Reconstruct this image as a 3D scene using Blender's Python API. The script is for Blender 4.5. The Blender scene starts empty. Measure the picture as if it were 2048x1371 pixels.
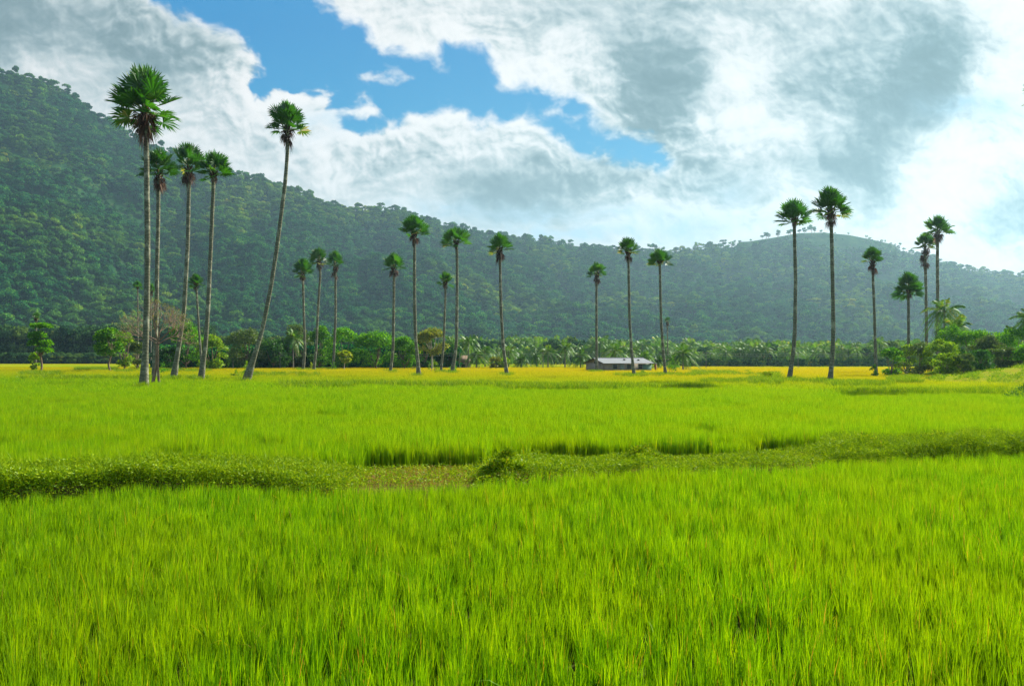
import bpy, math, random
import numpy as np
from mathutils import Vector

S = bpy.context.scene
COL = S.collection
R = math.radians

# ------------------------------------------------------------------ camera, light, exposure
F, CX, CY, HZ, EYE = 1704.0, 1024.0, 685.5, 715.0, 2.6
PITCH = math.atan((HZ - CY) / F)
cam_d = bpy.data.cameras.new("camera"); cam = bpy.data.objects.new("camera", cam_d); COL.objects.link(cam)
cam_d.sensor_width = 36.0; cam_d.lens = 36.0 * F / 2048.0
cam_d.clip_start = 0.05; cam_d.clip_end = 60000
cam.location = (0, 0, EYE); cam.rotation_euler = (R(90) + PITCH, 0, 0)
S.camera = cam

SUN_AZ, SUN_EL = 48.0, 37.0
w = bpy.data.worlds.new("World"); S.world = w; w.use_nodes = True
nt = w.node_tree; bg = nt.nodes["Background"]
sk = nt.nodes.new("ShaderNodeTexSky"); sk.sky_type = 'NISHITA'; sk.sun_disc = False
sk.sun_elevation = R(SUN_EL); sk.sun_rotation = R(SUN_AZ); sk.air_density = 1.0; sk.dust_density = 1.5
nt.links.new(sk.outputs[0], bg.inputs[0]); bg.inputs[1].default_value = 0.10
sd = Vector((math.sin(R(SUN_AZ)) * math.cos(R(SUN_EL)), math.cos(R(SUN_AZ)) * math.cos(R(SUN_EL)), math.sin(R(SUN_EL))))
sun_d = bpy.data.lights.new("sun", 'SUN'); sun_d.energy = 5.0; sun_d.angle = R(0.6); sun_d.color = (1.0, 0.95, 0.84)
sun = bpy.data.objects.new("sun", sun_d); COL.objects.link(sun); sun.rotation_euler = sd.to_track_quat('Z', 'Y').to_euler()
sun.location = (0, 0, 50)
S.view_settings.view_transform = 'Standard'; S.view_settings.look = 'None'
EXPOSURE = 1.06
S.view_settings.exposure = EXPOSURE; S.view_settings.gamma = 1.0; S.view_settings.use_curve_mapping = False
cy = S.cycles
DENOISE = True
cy.max_bounces = 6; cy.diffuse_bounces = 3; cy.glossy_bounces = 1; cy.transmission_bounces = 4
cy.transparent_max_bounces = 8; cy.volume_bounces = 0; cy.use_denoising = DENOISE
cy.caustics_reflective = False; cy.caustics_refractive = False
try: cy.denoiser = 'OPENIMAGEDENOISE'; cy.denoising_input_passes = 'RGB_ALBEDO_NORMAL'; cy.denoising_prefilter = 'NONE'
except Exception: pass

# ------------------------------------------------------------------ helpers
cp, sp = math.cos(PITCH), math.sin(PITCH)
def ray(px, py):
    x = (px - CX) / F; u = (CY - py) / F
    return x, cp - u * sp, sp + u * cp
def at(px, py, D):
    """the point seen at (px, py) in the photograph, D metres ahead"""
    x, y, z = ray(px, py); k = D / y
    return np.array([x * k, D, EYE + z * k])
def far(py, z=0.55): return (EYE - z) * F / (py - HZ)      # distance ahead of a foot seen at height py over the rice
def xz(px, D): return (px - CX) / F * D

def link(o, parent=None):
    COL.objects.link(o)
    if parent is not None: o.parent = parent
    return o
def tag(o, label=None, cat=None, group=None, kind=None):
    if label: o["label"] = label
    if cat: o["category"] = cat
    if group: o["group"] = group
    if kind: o["kind"] = kind
    return o
def empty(name, loc, label, cat, group=None):
    o = bpy.data.objects.new(name, None); link(o); o.location = loc; o.empty_display_size = .3
    return tag(o, label, cat, group)

class MB:
    """collects quads (and triangles as quads) with one random value per face"""
    def __init__(s): s.v = []; s.f = []; s.a = []; s.n = 0
    def add(s, v, f, a=None):
        v = np.asarray(v, float).reshape(-1, 3); f = np.asarray(f, int)
        s.v.append(v); s.f.append(f + s.n); s.n += len(v)
        s.a.append(np.full(len(f), .5) if a is None else np.broadcast_to(np.asarray(a, float), (len(f),)))
    def mesh(s, name, mat, smooth=False):
        v = np.concatenate(s.v); f = np.concatenate(s.f); a = np.concatenate(s.a)
        m = bpy.data.meshes.new(name)
        m.vertices.add(len(v)); m.vertices.foreach_set("co", v.astype(np.float32).ravel())
        k = f.shape[1]
        m.loops.add(len(f) * k); m.loops.foreach_set("vertex_index", f.astype(np.int32).ravel())
        m.polygons.add(len(f)); m.polygons.foreach_set("loop_start", np.arange(0, len(f) * k, k, dtype=np.int32))
        at_ = m.attributes.new("v", 'FLOAT', 'FACE'); at_.data.foreach_set("value", a.astype(np.float32))
        if smooth: m.polygons.foreach_set("use_smooth", np.ones(len(f), bool))
        m.materials.append(mat); m.update(calc_edges=True)
        return m
    def build(s, name, mat, parent=None, origin=None, smooth=False):
        if origin is not None:
            o3 = np.asarray(origin, float); s.v = [x - o3 for x in s.v]
        o = bpy.data.objects.new(name, s.mesh(name, mat, smooth)); link(o, parent)
        if origin is not None and parent is None: o.location = origin
        return o
    def tube(s, P, r, n=8, a=None):
        P = np.asarray(P, float); r = np.broadcast_to(np.asarray(r, float), (len(P),))
        T = np.gradient(P, axis=0); T /= np.linalg.norm(T, axis=1)[:, None] + 1e-9
        ref = np.array([0, 1, 0.]) if abs(T[0][1]) < .9 else np.array([1., 0, 0])
        A = np.cross(T, ref); A /= np.linalg.norm(A, axis=1)[:, None]; B = np.cross(T, A)
        th = np.arange(n) * 2 * math.pi / n
        V = P[:, None] + r[:, None, None] * (A[:, None] * np.cos(th)[None, :, None] + B[:, None] * np.sin(th)[None, :, None])
        i = np.arange(len(P) - 1)[:, None] * n; j = np.arange(n)[None]; j2 = (j + 1) % n
        f = np.stack([i + j, i + j2, i + n + j2, i + n + j], -1).reshape(-1, 4)
        s.add(V.reshape(-1, 3), f, a)
    def box(s, c, h, a=None, rz=0):
        x, y, z = h; v = np.array([[i, j, k] for k in (-z, z) for i, j in ((-x, -y), (x, -y), (x, y), (-x, y))], float)
        ca, sa = math.cos(rz), math.sin(rz)
        v = np.stack([v[:, 0] * ca - v[:, 1] * sa, v[:, 0] * sa + v[:, 1] * ca, v[:, 2]], 1) + np.asarray(c, float)
        s.add(v, [[0, 3, 2, 1], [4, 5, 6, 7], [0, 1, 5, 4], [1, 2, 6, 5], [2, 3, 7, 6], [3, 0, 4, 7]], a)

def unit(v): return v / (np.linalg.norm(v, axis=-1, keepdims=True) + 1e-9)
def cards(mb, C, D, L, W, rng, a=None, droop=0.0):
    """leaf-shaped rhombs: centres C, pointing along D"""
    N = len(C); D = unit(D)
    side = unit(np.cross(D, unit(rng.normal(size=(N, 3))))); L = np.broadcast_to(L, (N,))[:, None]; W = np.broadcast_to(W, (N,))[:, None]
    tip = C + D * L; tip[:, 2] -= droop * L[:, 0]
    mid = C + D * L * .45
    V = np.stack([C, mid + side * W / 2, tip, mid - side * W / 2], 1).reshape(-1, 3)
    f = np.arange(N * 4).reshape(N, 4)
    mb.add(V, f, rng.random(N) if a is None else a)

# ------------------------------------------------------------------ materials
def mat(name):
    m = bpy.data.materials.new(name); m.use_nodes = True; t = m.node_tree
    for n in list(t.nodes):
        if n.type == 'BSDF_PRINCIPLED': t.nodes.remove(n)
    return m, t, t.nodes, t.links, t.nodes["Material Output"]
def ramp(N, L, fac, stops):
    r = N.new("ShaderNodeValToRGB"); L.new(fac, r.inputs[0]); e = r.color_ramp.elements
    e[0].position, e[0].color = stops[0][0], (*stops[0][1], 1); e[1].position, e[1].color = stops[-1][0], (*stops[-1][1], 1)
    for p, c in stops[1:-1]:
        q = e.new(p); q.color = (*c, 1)
    return r.outputs[0]
def mix(N, L, f, a, b, mode='MIX'):
    m = N.new("ShaderNodeMix"); m.data_type = 'RGBA'; m.blend_type = mode
    for sock, val in ((m.inputs[0], f), (m.inputs[6], a), (m.inputs[7], b)):
        if isinstance(val, (int, float)): sock.default_value = val
        elif isinstance(val, tuple): sock.default_value = (*val, 1)
        else: L.new(val, sock)
    return m.outputs[2]
def math_(N, L, op, a, b=None, clamp=False):
    m = N.new("ShaderNodeMath"); m.operation = op; m.use_clamp = clamp
    for i, val in enumerate((a, b)):
        if val is None: continue
        if isinstance(val, (int, float)): m.inputs[i].default_value = val
        else: L.new(val, m.inputs[i])
    return m.outputs[0]
def noise(N, L, scale, vec=None, detail=4, rough=.55):
    n = N.new("ShaderNodeTexNoise"); n.inputs["Scale"].default_value = scale; n.inputs["Detail"].default_value = detail
    n.inputs["Roughness"].default_value = rough
    if vec is not None: L.new(vec, n.inputs["Vector"])
    return n.outputs[0]
def attr(N, name="v"):
    a = N.new("ShaderNodeAttribute"); a.attribute_name = name; return a.outputs["Fac"]
def leafy(N, L, out, col, trans=.5, gloss=0.04, tcol=None, rough=.45):
    d = N.new("ShaderNodeBsdfDiffuse"); t = N.new("ShaderNodeBsdfTranslucent"); L.new(col, d.inputs[0]); L.new(tcol if tcol is not None else col, t.inputs[0])
    m = N.new("ShaderNodeMixShader"); m.inputs[0].default_value = trans; L.new(d.outputs[0], m.inputs[1]); L.new(t.outputs[0], m.inputs[2])
    if gloss <= 0: L.new(m.outputs[0], out.inputs[0]); return
    g = N.new("ShaderNodeBsdfGlossy"); g.inputs["Roughness"].default_value = rough; g.inputs[0].default_value = (.9, .95, .9, 1)
    m2 = N.new("ShaderNodeMixShader"); m2.inputs[0].default_value = gloss; L.new(m.outputs[0], m2.inputs[1]); L.new(g.outputs[0], m2.inputs[2])
    L.new(m2.outputs[0], out.inputs[0])
def leaf_mat(name, stops, trans=.45, gloss=.04, objvar=.35, tint=(1.15, 1.1, .5)):
    m, t, N, L, out = mat(name)
    c = ramp(N, L, attr(N), stops)
    oi = N.new("ShaderNodeObjectInfo")
    b = math_(N, L, 'MULTIPLY_ADD', oi.outputs["Random"], objvar); b.node.inputs[2].default_value = 1 - objvar / 2
    hsv = N.new("ShaderNodeHueSaturation"); L.new(c, hsv.inputs["Color"]); L.new(b, hsv.inputs["Value"])
    tc = mix(N, L, 1.0, hsv.outputs[0], tint, 'MULTIPLY')
    leafy(N, L, out, hsv.outputs[0], trans, gloss, tc)
    return m
def bark_mat(name, c1, c2, scale=6, rings=0.0, rough=.9, c3=None):
    m, t, N, L, out = mat(name)
    tc = N.new("ShaderNodeTexCoord"); mp = N.new("ShaderNodeMapping"); mp.inputs["Scale"].default_value = (1, 1, .45); L.new(tc.outputs["Object"], mp.inputs[0])
    n = noise(N, L, scale, mp.outputs[0], 6, .65)
    c = ramp(N, L, n, [(.3, c1), (.7, c2)])
    if rings:
        sx = N.new("ShaderNodeSeparateXYZ"); L.new(tc.outputs["Object"], sx.inputs[0])
        jit = noise(N, L, 3, tc.outputs["Object"], 2)
        z = math_(N, L, 'MULTIPLY_ADD', jit, .5); L.new(sx.outputs[2], z.node.inputs[2])
        wv = math_(N, L, 'SINE', math_(N, L, 'MULTIPLY', z, rings))
        k = math_(N, L, 'MULTIPLY_ADD', wv, .3); k.node.inputs[2].default_value = .3
        c = mix(N, L, k, c, tuple(x * .45 for x in c1))
        if c3:   # pale lichen blotches
            c = mix(N, L, ramp(N, L, noise(N, L, 1.6, tc.outputs["Object"], 5, .7), [(.52, (0, 0, 0)), (.62, (1, 1, 1))]), c, c3)
    b = N.new("ShaderNodeBsdfPrincipled"); L.new(c, b.inputs["Base Color"]); b.inputs["Roughness"].default_value = rough; b.inputs["Specular IOR Level"].default_value = .2
    bm = N.new("ShaderNodeBump"); bm.inputs["Strength"].default_value = .6; bm.inputs["Distance"].default_value = .05; L.new(n, bm.inputs["Height"]); L.new(bm.outputs[0], b.inputs["Normal"])
    L.new(b.outputs[0], out.inputs[0]); return m
def plain(name, c, rough=.7, var=.25, scale=4, metal=0.0):
    m, t, N, L, out = mat(name)
    tc = N.new("ShaderNodeTexCoord"); n = noise(N, L, scale, tc.outputs["Object"], 5, .6)
    col = ramp(N, L, n, [(.3, tuple(x * (1 - var) for x in c)), (.7, tuple(min(1, x * (1 + var)) for x in c))])
    b = N.new("ShaderNodeBsdfPrincipled"); L.new(col, b.inputs["Base Color"]); b.inputs["Roughness"].default_value = rough; b.inputs["Metallic"].default_value = metal
    L.new(b.outputs[0], out.inputs[0]); return m

M = {}
M['palm_leaf'] = leaf_mat('palm_leaf', [(0, (.014, .085, .004)), (.6, (.038, .155, .006)), (.92, (.09, .21, .012)), (1, (.3, .26, .06))], .5, .05, .3)
M['dead_leaf'] = leaf_mat('dead_palm_leaf', [(0, (.035, .016, .009)), (.7, (.10, .05, .03)), (1, (.30, .20, .13))], .2, .02, .3, (1.1, .9, .7))
M['palm_bark'] = bark_mat('palm_bark', (.10, .10, .062), (.21, .21, .135), 5, 26.0, c3=(.29, .29, .20))
M['coconut_leaf'] = leaf_mat('coconut_leaf', [(0, (.03, .10, .010)), (.6, (.08, .21, .015)), (.9, (.19, .32, .03)), (1, (.40, .32, .10))], .4, .025, .25)
M['coconut_bark'] = bark_mat('coconut_bark', (.16, .14, .11), (.34, .31, .26), 5, 20.0)
M['bark'] = bark_mat('tree_bark', (.10, .07, .045), (.28, .20, .13), 7)
M['pale_bark'] = bark_mat('pale_bark', (.28, .25, .18), (.5, .46, .36), 7)
M['red_bark'] = bark_mat('reddish_bark', (.13, .08, .05), (.30, .21, .14), 7)
M['leaf_mid'] = leaf_mat('tree_leaf', [(0, (.02, .10, .006)), (.6, (.09, .30, .006)), (1, (.22, .46, .010))], .45, .015)
M['leaf_dark'] = leaf_mat('dark_tree_leaf', [(0, (.012, .065, .012)), (.6, (.035, .13, .015)), (1, (.08, .21, .02))], .4, .02)
M['leaf_olive'] = leaf_mat('olive_tree_leaf', [(0, (.035, .085, .012)), (.6, (.08, .15, .02)), (1, (.16, .22, .03))], .4, .04)
M['leaf_yellow'] = leaf_mat('yellow_tree_leaf', [(0, (.13, .22, .004)), (.6, (.30, .42, .006)), (1, (.5, .52, .01))], .5, .03)
M['leaf_lime'] = leaf_mat('lime_tree_leaf', [(0, (.05, .13, .006)), (.6, (.17, .34, .006)), (1, (.34, .46, .015))], .5, .015)
M['leaf_bronze'] = leaf_mat('bronze_tree_leaf', [(0, (.08, .13, .01)), (.6, (.20, .25, .018)), (1, (.36, .32, .04))], .45, .03)
M['twig'] = bark_mat('dry_twig', (.20, .13, .085), (.40, .28, .19), 7)

# forest on the slopes: leaf colour drifts with place on the hill and from tree to tree
def forest_mat(name, dark, mid_, lite, patch, pscale=.004):
    m, t, N, L, out = mat(name)
    c = ramp(N, L, attr(N), [(0, dark), (.55, mid_), (1, lite)])
    g = N.new("ShaderNodeNewGeometry")
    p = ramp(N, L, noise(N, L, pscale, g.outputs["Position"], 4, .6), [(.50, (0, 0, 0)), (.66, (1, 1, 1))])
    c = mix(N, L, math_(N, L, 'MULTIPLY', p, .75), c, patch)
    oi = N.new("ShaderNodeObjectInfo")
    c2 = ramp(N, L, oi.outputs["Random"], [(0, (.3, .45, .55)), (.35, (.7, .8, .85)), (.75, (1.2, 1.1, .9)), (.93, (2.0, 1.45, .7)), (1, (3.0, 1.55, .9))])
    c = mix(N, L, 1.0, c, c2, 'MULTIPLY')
    leafy(N, L, out, c, .3, 0)
    return m
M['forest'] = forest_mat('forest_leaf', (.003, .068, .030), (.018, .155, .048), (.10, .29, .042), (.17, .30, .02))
M['plantation'] = forest_mat('plantation_leaf', (.02, .065, .02), (.05, .13, .035), (.12, .22, .07), (.10, .20, .06), .01)

def rice_mat(name, lo, mid_, hi, far_field=False):
    m, t, N, L, out = mat(name)
    c = ramp(N, L, attr(N), [(0, lo), (.5, mid_), (.93, hi), (.965, (.42, .36, .02)), (1, (.50, .25, .06))])
    g = N.new("ShaderNodeNewGeometry"); P = g.outputs["Position"]
    n1 = noise(N, L, .35, P, 3, .5)
    c = mix(N, L, ramp(N, L, n1, [(.42, (0, 0, 0)), (.65, (.35, .35, .35))]), c, (.28, .38, .001))
    if far_field:
        sx = N.new("ShaderNodeSeparateXYZ"); L.new(P, sx.inputs[0])
        mp = N.new("ShaderNodeMapping"); mp.inputs["Scale"].default_value = (.018, .06, 1); L.new(P, mp.inputs[0])
        big = noise(N, L, 1, mp.outputs[0], 4, .6)
        # ripeness grows with distance ahead, sooner on the right-hand side
        dd = math_(N, L, 'ADD', sx.outputs[1], math_(N, L, 'MULTIPLY', sx.outputs[0], .34))
        dd = math_(N, L, 'MULTIPLY_ADD', big, 34.0); L.new(math_(N, L, 'ADD', sx.outputs[1], math_(N, L, 'MULTIPLY', math_(N, L, 'ADD', sx.outputs[0], 0.0), .46)), dd.node.inputs[2])
        r = ramp(N, L, math_(N, L, 'DIVIDE', dd, 200.0), [(.0, (0, 0, 0)), (.38, (0, 0, 0)), (.50, (.35, .35, .35)), (.62, (.7, .7, .7)), (.80, (1, 1, 1))])
        gold = ramp(N, L, attr(N), [(0, (.30, .31, .001)), (.6, (.44, .41, .001)), (1, (.56, .40, .002))])
        c = mix(N, L, r, c, gold)
    tc = mix(N, L, 1.0, c, (1.25, 1.10, .3), 'MULTIPLY')
    leafy(N, L, out, c, .5, .010, tc)
    return m
M['rice'] = rice_mat('rice_leaf', (.028, .13, .001), (.165, .37, .001), (.37, .56, .002))
M['rice_far'] = rice_mat('ripening_rice_leaf', (.055, .18, .001), (.18, .37, .001), (.35, .52, .002), True)
M['weed'] = leaf_mat('weed_leaf', [(0, (.09, .20, .002)), (.55, (.24, .38, .003)), (.9, (.42, .52, .006)), (1, (.48, .38, .03))], .26, .01)
M['dry_grass'] = leaf_mat('dry_grass', [(0, (.16, .20, .006)), (.5, (.34, .32, .015)), (1, (.46, .26, .03))], .35, .02)
M['tuft'] = leaf_mat('rough_grass', [(0, (.07, .17, .003)), (.6, (.17, .30, .003)), (1, (.34, .40, .01))], .45, .01)

def ground_mat():
    m, t, N, L, out = mat('field_soil')
    g = N.new("ShaderNodeNewGeometry"); P = g.outputs["Position"]
    soil = ramp(N, L, noise(N, L, 1.6, P, 6, .6), [(.3, (.025, .03, .008)), (.7, (.06, .075, .015))])
    sx = N.new("ShaderNodeSeparateXYZ"); L.new(P, sx.inputs[0])
    mp = N.new("ShaderNodeMapping"); mp.inputs["Scale"].default_value = (.008, .03, 1); L.new(P, mp.inputs[0])
    crop = ramp(N, L, noise(N, L, 1, mp.outputs[0], 5, .6), [(.38, (.09, .19, .003)), (.52, (.20, .23, .004)), (.66, (.34, .26, .006))])
    r = ramp(N, L, math_(N, L, 'DIVIDE', sx.outputs[1], 400.0), [(.25, (0, 0, 0)), (.40, (1, 1, 1))])
    c = mix(N, L, r, soil, crop)
    b = N.new("ShaderNodeBsdfDiffuse"); L.new(c, b.inputs[0]); L.new(b.outputs[0], out.inputs[0]); return m
M['ground'] = ground_mat()
def bank_mat(name, stops, scale=.8):
    m, t, N, L, out = mat(name)
    g = N.new("ShaderNodeNewGeometry")
    c = ramp(N, L, noise(N, L, scale, g.outputs["Position"], 6, .65), stops)
    b = N.new("ShaderNodeBsdfDiffuse"); L.new(c, b.inputs[0]); L.new(b.outputs[0], out.inputs[0]); return m
M['bund'] = bank_mat('bund_earth', [(.3, (.03, .028, .010)), (.5, (.10, .075, .02)), (.7, (.22, .12, .04))], 2.2)
M['bank'] = bank_mat('grassy_bank', [(.3, (.10, .17, .01)), (.5, (.20, .24, .015)), (.7, (.28, .22, .03))], .5)
M['hill'] = bank_mat('hill_grass', [(.35, (.006, .032, .012)), (.5, (.015, .055, .016)), (.66, (.04, .075, .018))], .05)
# ------------------------------------------------------------------ noise in numpy, shared by the sky and the hills
def vnoise(x, y, seed):
    """smooth gradient noise on arrays, about -1..1"""
    xi = np.floor(x).astype(np.int64); yi = np.floor(y).astype(np.int64)
    xf = x - xi; yf = y - yi
    def g(ix, iy):
        h = (ix * 374761393 + iy * 668265263 + seed * 974634777) & 0xffffffff
        h = ((h ^ (h >> 13)) * 1274126177) & 0xffffffff
        h = (h ^ (h >> 16)) & 0xffff
        a = h * (6.2831853 / 65536.0)
        return np.cos(a), np.sin(a)
    u = xf*xf*xf*(xf*(xf*6-15)+10); v = yf*yf*yf*(yf*(yf*6-15)+10)
    r = []
    for dx, dy in ((0,0),(1,0),(0,1),(1,1)):
        gx, gy = g(xi+dx, yi+dy); r.append(gx*(xf-dx)+gy*(yf-dy))
    return ((r[0]*(1-u)+r[1]*u)*(1-v)+(r[2]*(1-u)+r[3]*u)*v)*1.5
def fbm(x, y, seed, octs=5, gain=.5, billow=False):
    s = 0; a = 1; t = 0
    for o in range(octs):
        n = vnoise(x, y, seed+o*17)
        s = s + a*((np.abs(n)*2-.55) if billow else n); t += a
        x, y = (x*1.63+y*1.16)+3.1, (y*1.63-x*1.16)+7.7; a *= gain
    return s/t
def cubic(grid, x, y):
    """bicubic B-spline lookup: grid[row, col], x and y in cells"""
    H, W = grid.shape
    xi = np.floor(x).astype(int); yi = np.floor(y).astype(int); fx = x-xi; fy = y-yi
    def w(t): return ((1-t)**3/6, (3*t**3-6*t**2+4)/6, (-3*t**3+3*t**2+3*t+1)/6, t**3/6)
    wx = w(fx); wy = w(fy); s = 0
    for j in range(4):
        for i in range(4):
            s = s + grid[np.clip(yi+j-1,0,H-1), np.clip(xi+i-1,0,W-1)]*wx[i]*wy[j]
    return s
# the layout of the clouds every 64 units of azimuth/elevation: brightness; then the outline of the blue gap
LUM = ["446656777778777766566655688667899",
       "334334557777888777865578666554478",
       "677654357777888888755369756752389",
       "777777688887888888874269634422699",
       "777777778887788787643599999547978",
       "777777777887667866645435743359999",
       "777777777777675222367765787358986",
       "777777777778887777778889888899844",
       "777777777777777778787877788888888",
       "777777777777777778787877788888888"]
LUM = np.array([[int(c) for c in r[:33]] for r in LUM], float)/9
GAP = [(318,-60),(322,0),(400,32),(470,70),(516,108),(528,150),(510,186),(560,176),(640,184),(668,215),(690,262),
       (745,246),(800,232),(840,222),(890,190),(950,218),(1010,222),(1058,198),(1085,240),(1130,268),(1200,292),
       (1260,316),(1335,330),(1290,292),(1230,276),(1185,252),(1170,222),(1080,192),(990,172),(968,118),(905,104),
       (872,142),(845,122),(765,108),(700,52),(655,26),(610,-60)]
PUFF = [(722,198,26,30),(772,146,26,14),(748,160,40,10),(708,232,30,14),(1155,240,22,10),(1240,296,26,8),(640,178,30,8),(872,128,18,22),(1100,224,24,12)]
PALE = [(1060,440,120,34,.55),(1350,455,130,34,.6),(1940,215,110,26,.6),(1230,430,90,22,.4),(1150,470,200,20,.7),(880,420,90,24,.5),(1480,380,60,30,.25),(640,250,60,30,.4)]
def seg_dist(X, Y, P):
    """signed distance to a closed outline, positive outside"""
    best = np.full(X.shape, 1e9); inside = np.zeros(X.shape, bool)
    for (ax, ay), (bx, by) in zip(P, P[1:]+P[:1]):
        t = np.clip(((X-ax)*(bx-ax)+(Y-ay)*(by-ay))/((bx-ax)**2+(by-ay)**2), 0, 1)
        best = np.minimum(best, np.hypot(X-ax-t*(bx-ax), Y-ay-t*(by-ay)))
        inside ^= ((ay > Y) != (by > Y)) & (X < (bx-ax)*(Y-ay)/(by-ay+1e-9)+ax)
    return np.where(inside, -best, best)
def puffs(x, y):
    """heaped round heads at three sizes, bright crests up, soft creases between"""
    s = 0; a = 1.; t = 0
    for k, c in enumerate((92., 44., 21., 10.)):
        n = vnoise(x/c+3.3*k, y/(c*.85)+1.7*k, 140+k); m = vnoise(x/c*.9+9*k, y/(c*.85)*1.1, 160+k)
        h = 1-np.sqrt(n*n+.35*m*m+.004)*2.1; s = s+a*np.clip(h, -1, 1); t += a; a *= .56
    return s/t-.35
def sky_colour(X, Y):
    """linear RGB of the clouded sky; X, Y in units of 1/2048 of the view's width"""
    qx = fbm(X/190, Y/150, 11, 3); qy = fbm(X/190+5, Y/150+9, 23, 3)
    rx = fbm(X/48+qx, Y/40, 31, 4, .5); ry = fbm(X/48, Y/40+qy, 47, 4, .5)
    wx = X + 30*qx + 7*rx; wy = Y + 24*qy + 6*ry
    bil = fbm(wx/70, wy/60, 5, 4, .5, True)          # rounded heads
    soft = fbm(X/150+.5*qx, Y/95+.5*qy, 61, 5, .5)   # broad soft swells
    fine = fbm(wx/44, wy/31, 77, 6, .53)              # wisps
    sd = seg_dist(wx, wy, GAP)
    for (cx, cy, a, b) in PUFF:
        r = np.hypot((wx-cx)/a, (wy-cy)/b); sd = np.maximum(sd, (1-r)*min(a,b)*.8)
    puff = puffs(wx, wy)
    d = sd/30 + .60*fine + .75*puff
    left = np.clip((900-X)/300, 0, 1)*np.clip((Y-60)/120,0,1)
    al = np.clip((d+.15)/(1.15-.75*left), 0, 1); al = al*al*(3-2*al)
    lum = cubic(LUM, (X+30*qx+16*rx)/64, (Y+24*qy+14*ry)/64)
    lum = lum + (lum-.66)*.22
    e = 9.
    hgt = puffs
    rel = hgt(wx, wy) - hgt(wx+e*.7, wy-e)
    e2 = 3.5
    rel2 = fine - fbm((wx+e2)/44, (wy-e2)/31, 77, 6, .53)
    crisp = np.clip(1-sd/260, .38, 1)*np.clip(1.15-np.abs(Y-240)/600, .4, 1)
    L = lum + crisp*(rel*.50 + rel2*.26 + .26*puff) + .22*soft + (.09+.09*np.clip((X-900)/500,0,1))*fine - .10*bil*np.clip((X-1000)/400,0,1)
    L = L + .22*np.exp(-((d-.55)/.5)**2)*(sd < 120)
    L = (L-.26)/.70
    L = np.where(L < .3, .3*np.exp((np.minimum(L, .3)-.3)/.3*.8), L)
    L = np.where(L > .78, .78+.22*(1-np.exp(-(np.maximum(L,.78)-.78)/.22)), L)
    k = np.array([[.23,.32,.345],[.39,.485,.51],[.60,.67,.685],[.79,.82,.825],[1.0,.98,.97]])
    p = L*3.999; i = p.astype(int); f = (p-i)[...,None]
    C = k[i]*(1-f)+k[i+1]*f
    pale = 0
    for (cx, cy, a, b, s) in PALE: pale = np.maximum(pale, s*np.exp(-((wx-cx)/a)**2-((wy-cy)/b)**2))
    pale = np.clip(pale*(1+1.2*fine-.9*bil), 0, .85)[...,None]
    C = C*(1-pale)+np.array([.58,.76,.88])*pale
    t = np.clip((Y-60)/300,0,1)[...,None]
    blue = np.array([.0,.25,.60])*(1-t)+np.array([.0,.33,.64])*t
    rt = np.clip((X-1100)/600,0,1)[...,None]
    C = C**(1.50+.40*rt)*(1-.07*rt)
    return blue*(1-al[...,None])+C*al[...,None]

def make_sky():
    """a distant dome segment carrying the clouded sky, lit by itself like the real one"""
    Rd = 16000.0
    U = np.arange(-260, 2310, 2.0); V = np.arange(-170, 780, 2.0)
    X, Y = np.meshgrid(U, V)
    c = np.empty(X.shape + (4,), np.float32); c[..., 3] = 1
    c[..., :3] = sky_colour(X, Y)
    x = (X - CX) / F; u = (CY - Y) / F
    d = np.stack([x, cp - u * sp, sp + u * cp], -1); d /= np.linalg.norm(d, axis=-1, keepdims=True)
    P = d * Rd + np.array([0, 0, EYE])
    h, w_ = X.shape; i = np.arange(h - 1)[:, None] * w_; j = np.arange(w_ - 1)[None]
    f = np.stack([i + j, i + j + 1, i + w_ + j + 1, i + w_ + j], -1).reshape(-1, 4)
    mb = MB(); mb.add(P.reshape(-1, 3), f)
    m, t, N, L, out = mat('sky'); a = N.new("ShaderNodeAttribute"); a.attribute_name = "sky"
    e = N.new("ShaderNodeEmission"); L.new(a.outputs["Color"], e.inputs[0]); e.inputs[1].default_value = SKY_GAIN / 2 ** EXPOSURE
    L.new(e.outputs[0], out.inputs[0]); m.cycles.emission_sampling = 'NONE'
    o = mb.build('sky', m)
    ca = o.data.attributes.new("sky", 'FLOAT_COLOR', 'POINT'); ca.data.foreach_set("color", c.reshape(-1))
    tag(o, 'bright blue sky gap between piled white and grey clouds', kind='structure')
SKY_GAIN = .95
make_sky()

# ------------------------------------------------------------------ ground
mb = MB(); gx = np.linspace(-3000, 3000, 61); gy = np.linspace(-600, 3600, 61); X, Y = np.meshgrid(gx, gy)
i = np.arange(60)[:, None] * 61; j = np.arange(60)[None]
mb.add(np.stack([X, Y, X * 0], -1).reshape(-1, 3), np.stack([i + j, i + j + 1, i + 62 + j, i + 61 + j], -1).reshape(-1, 4))
tag(mb.build('ground', M['ground']), 'flat paddy ground running out to the hills', kind='structure')

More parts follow.
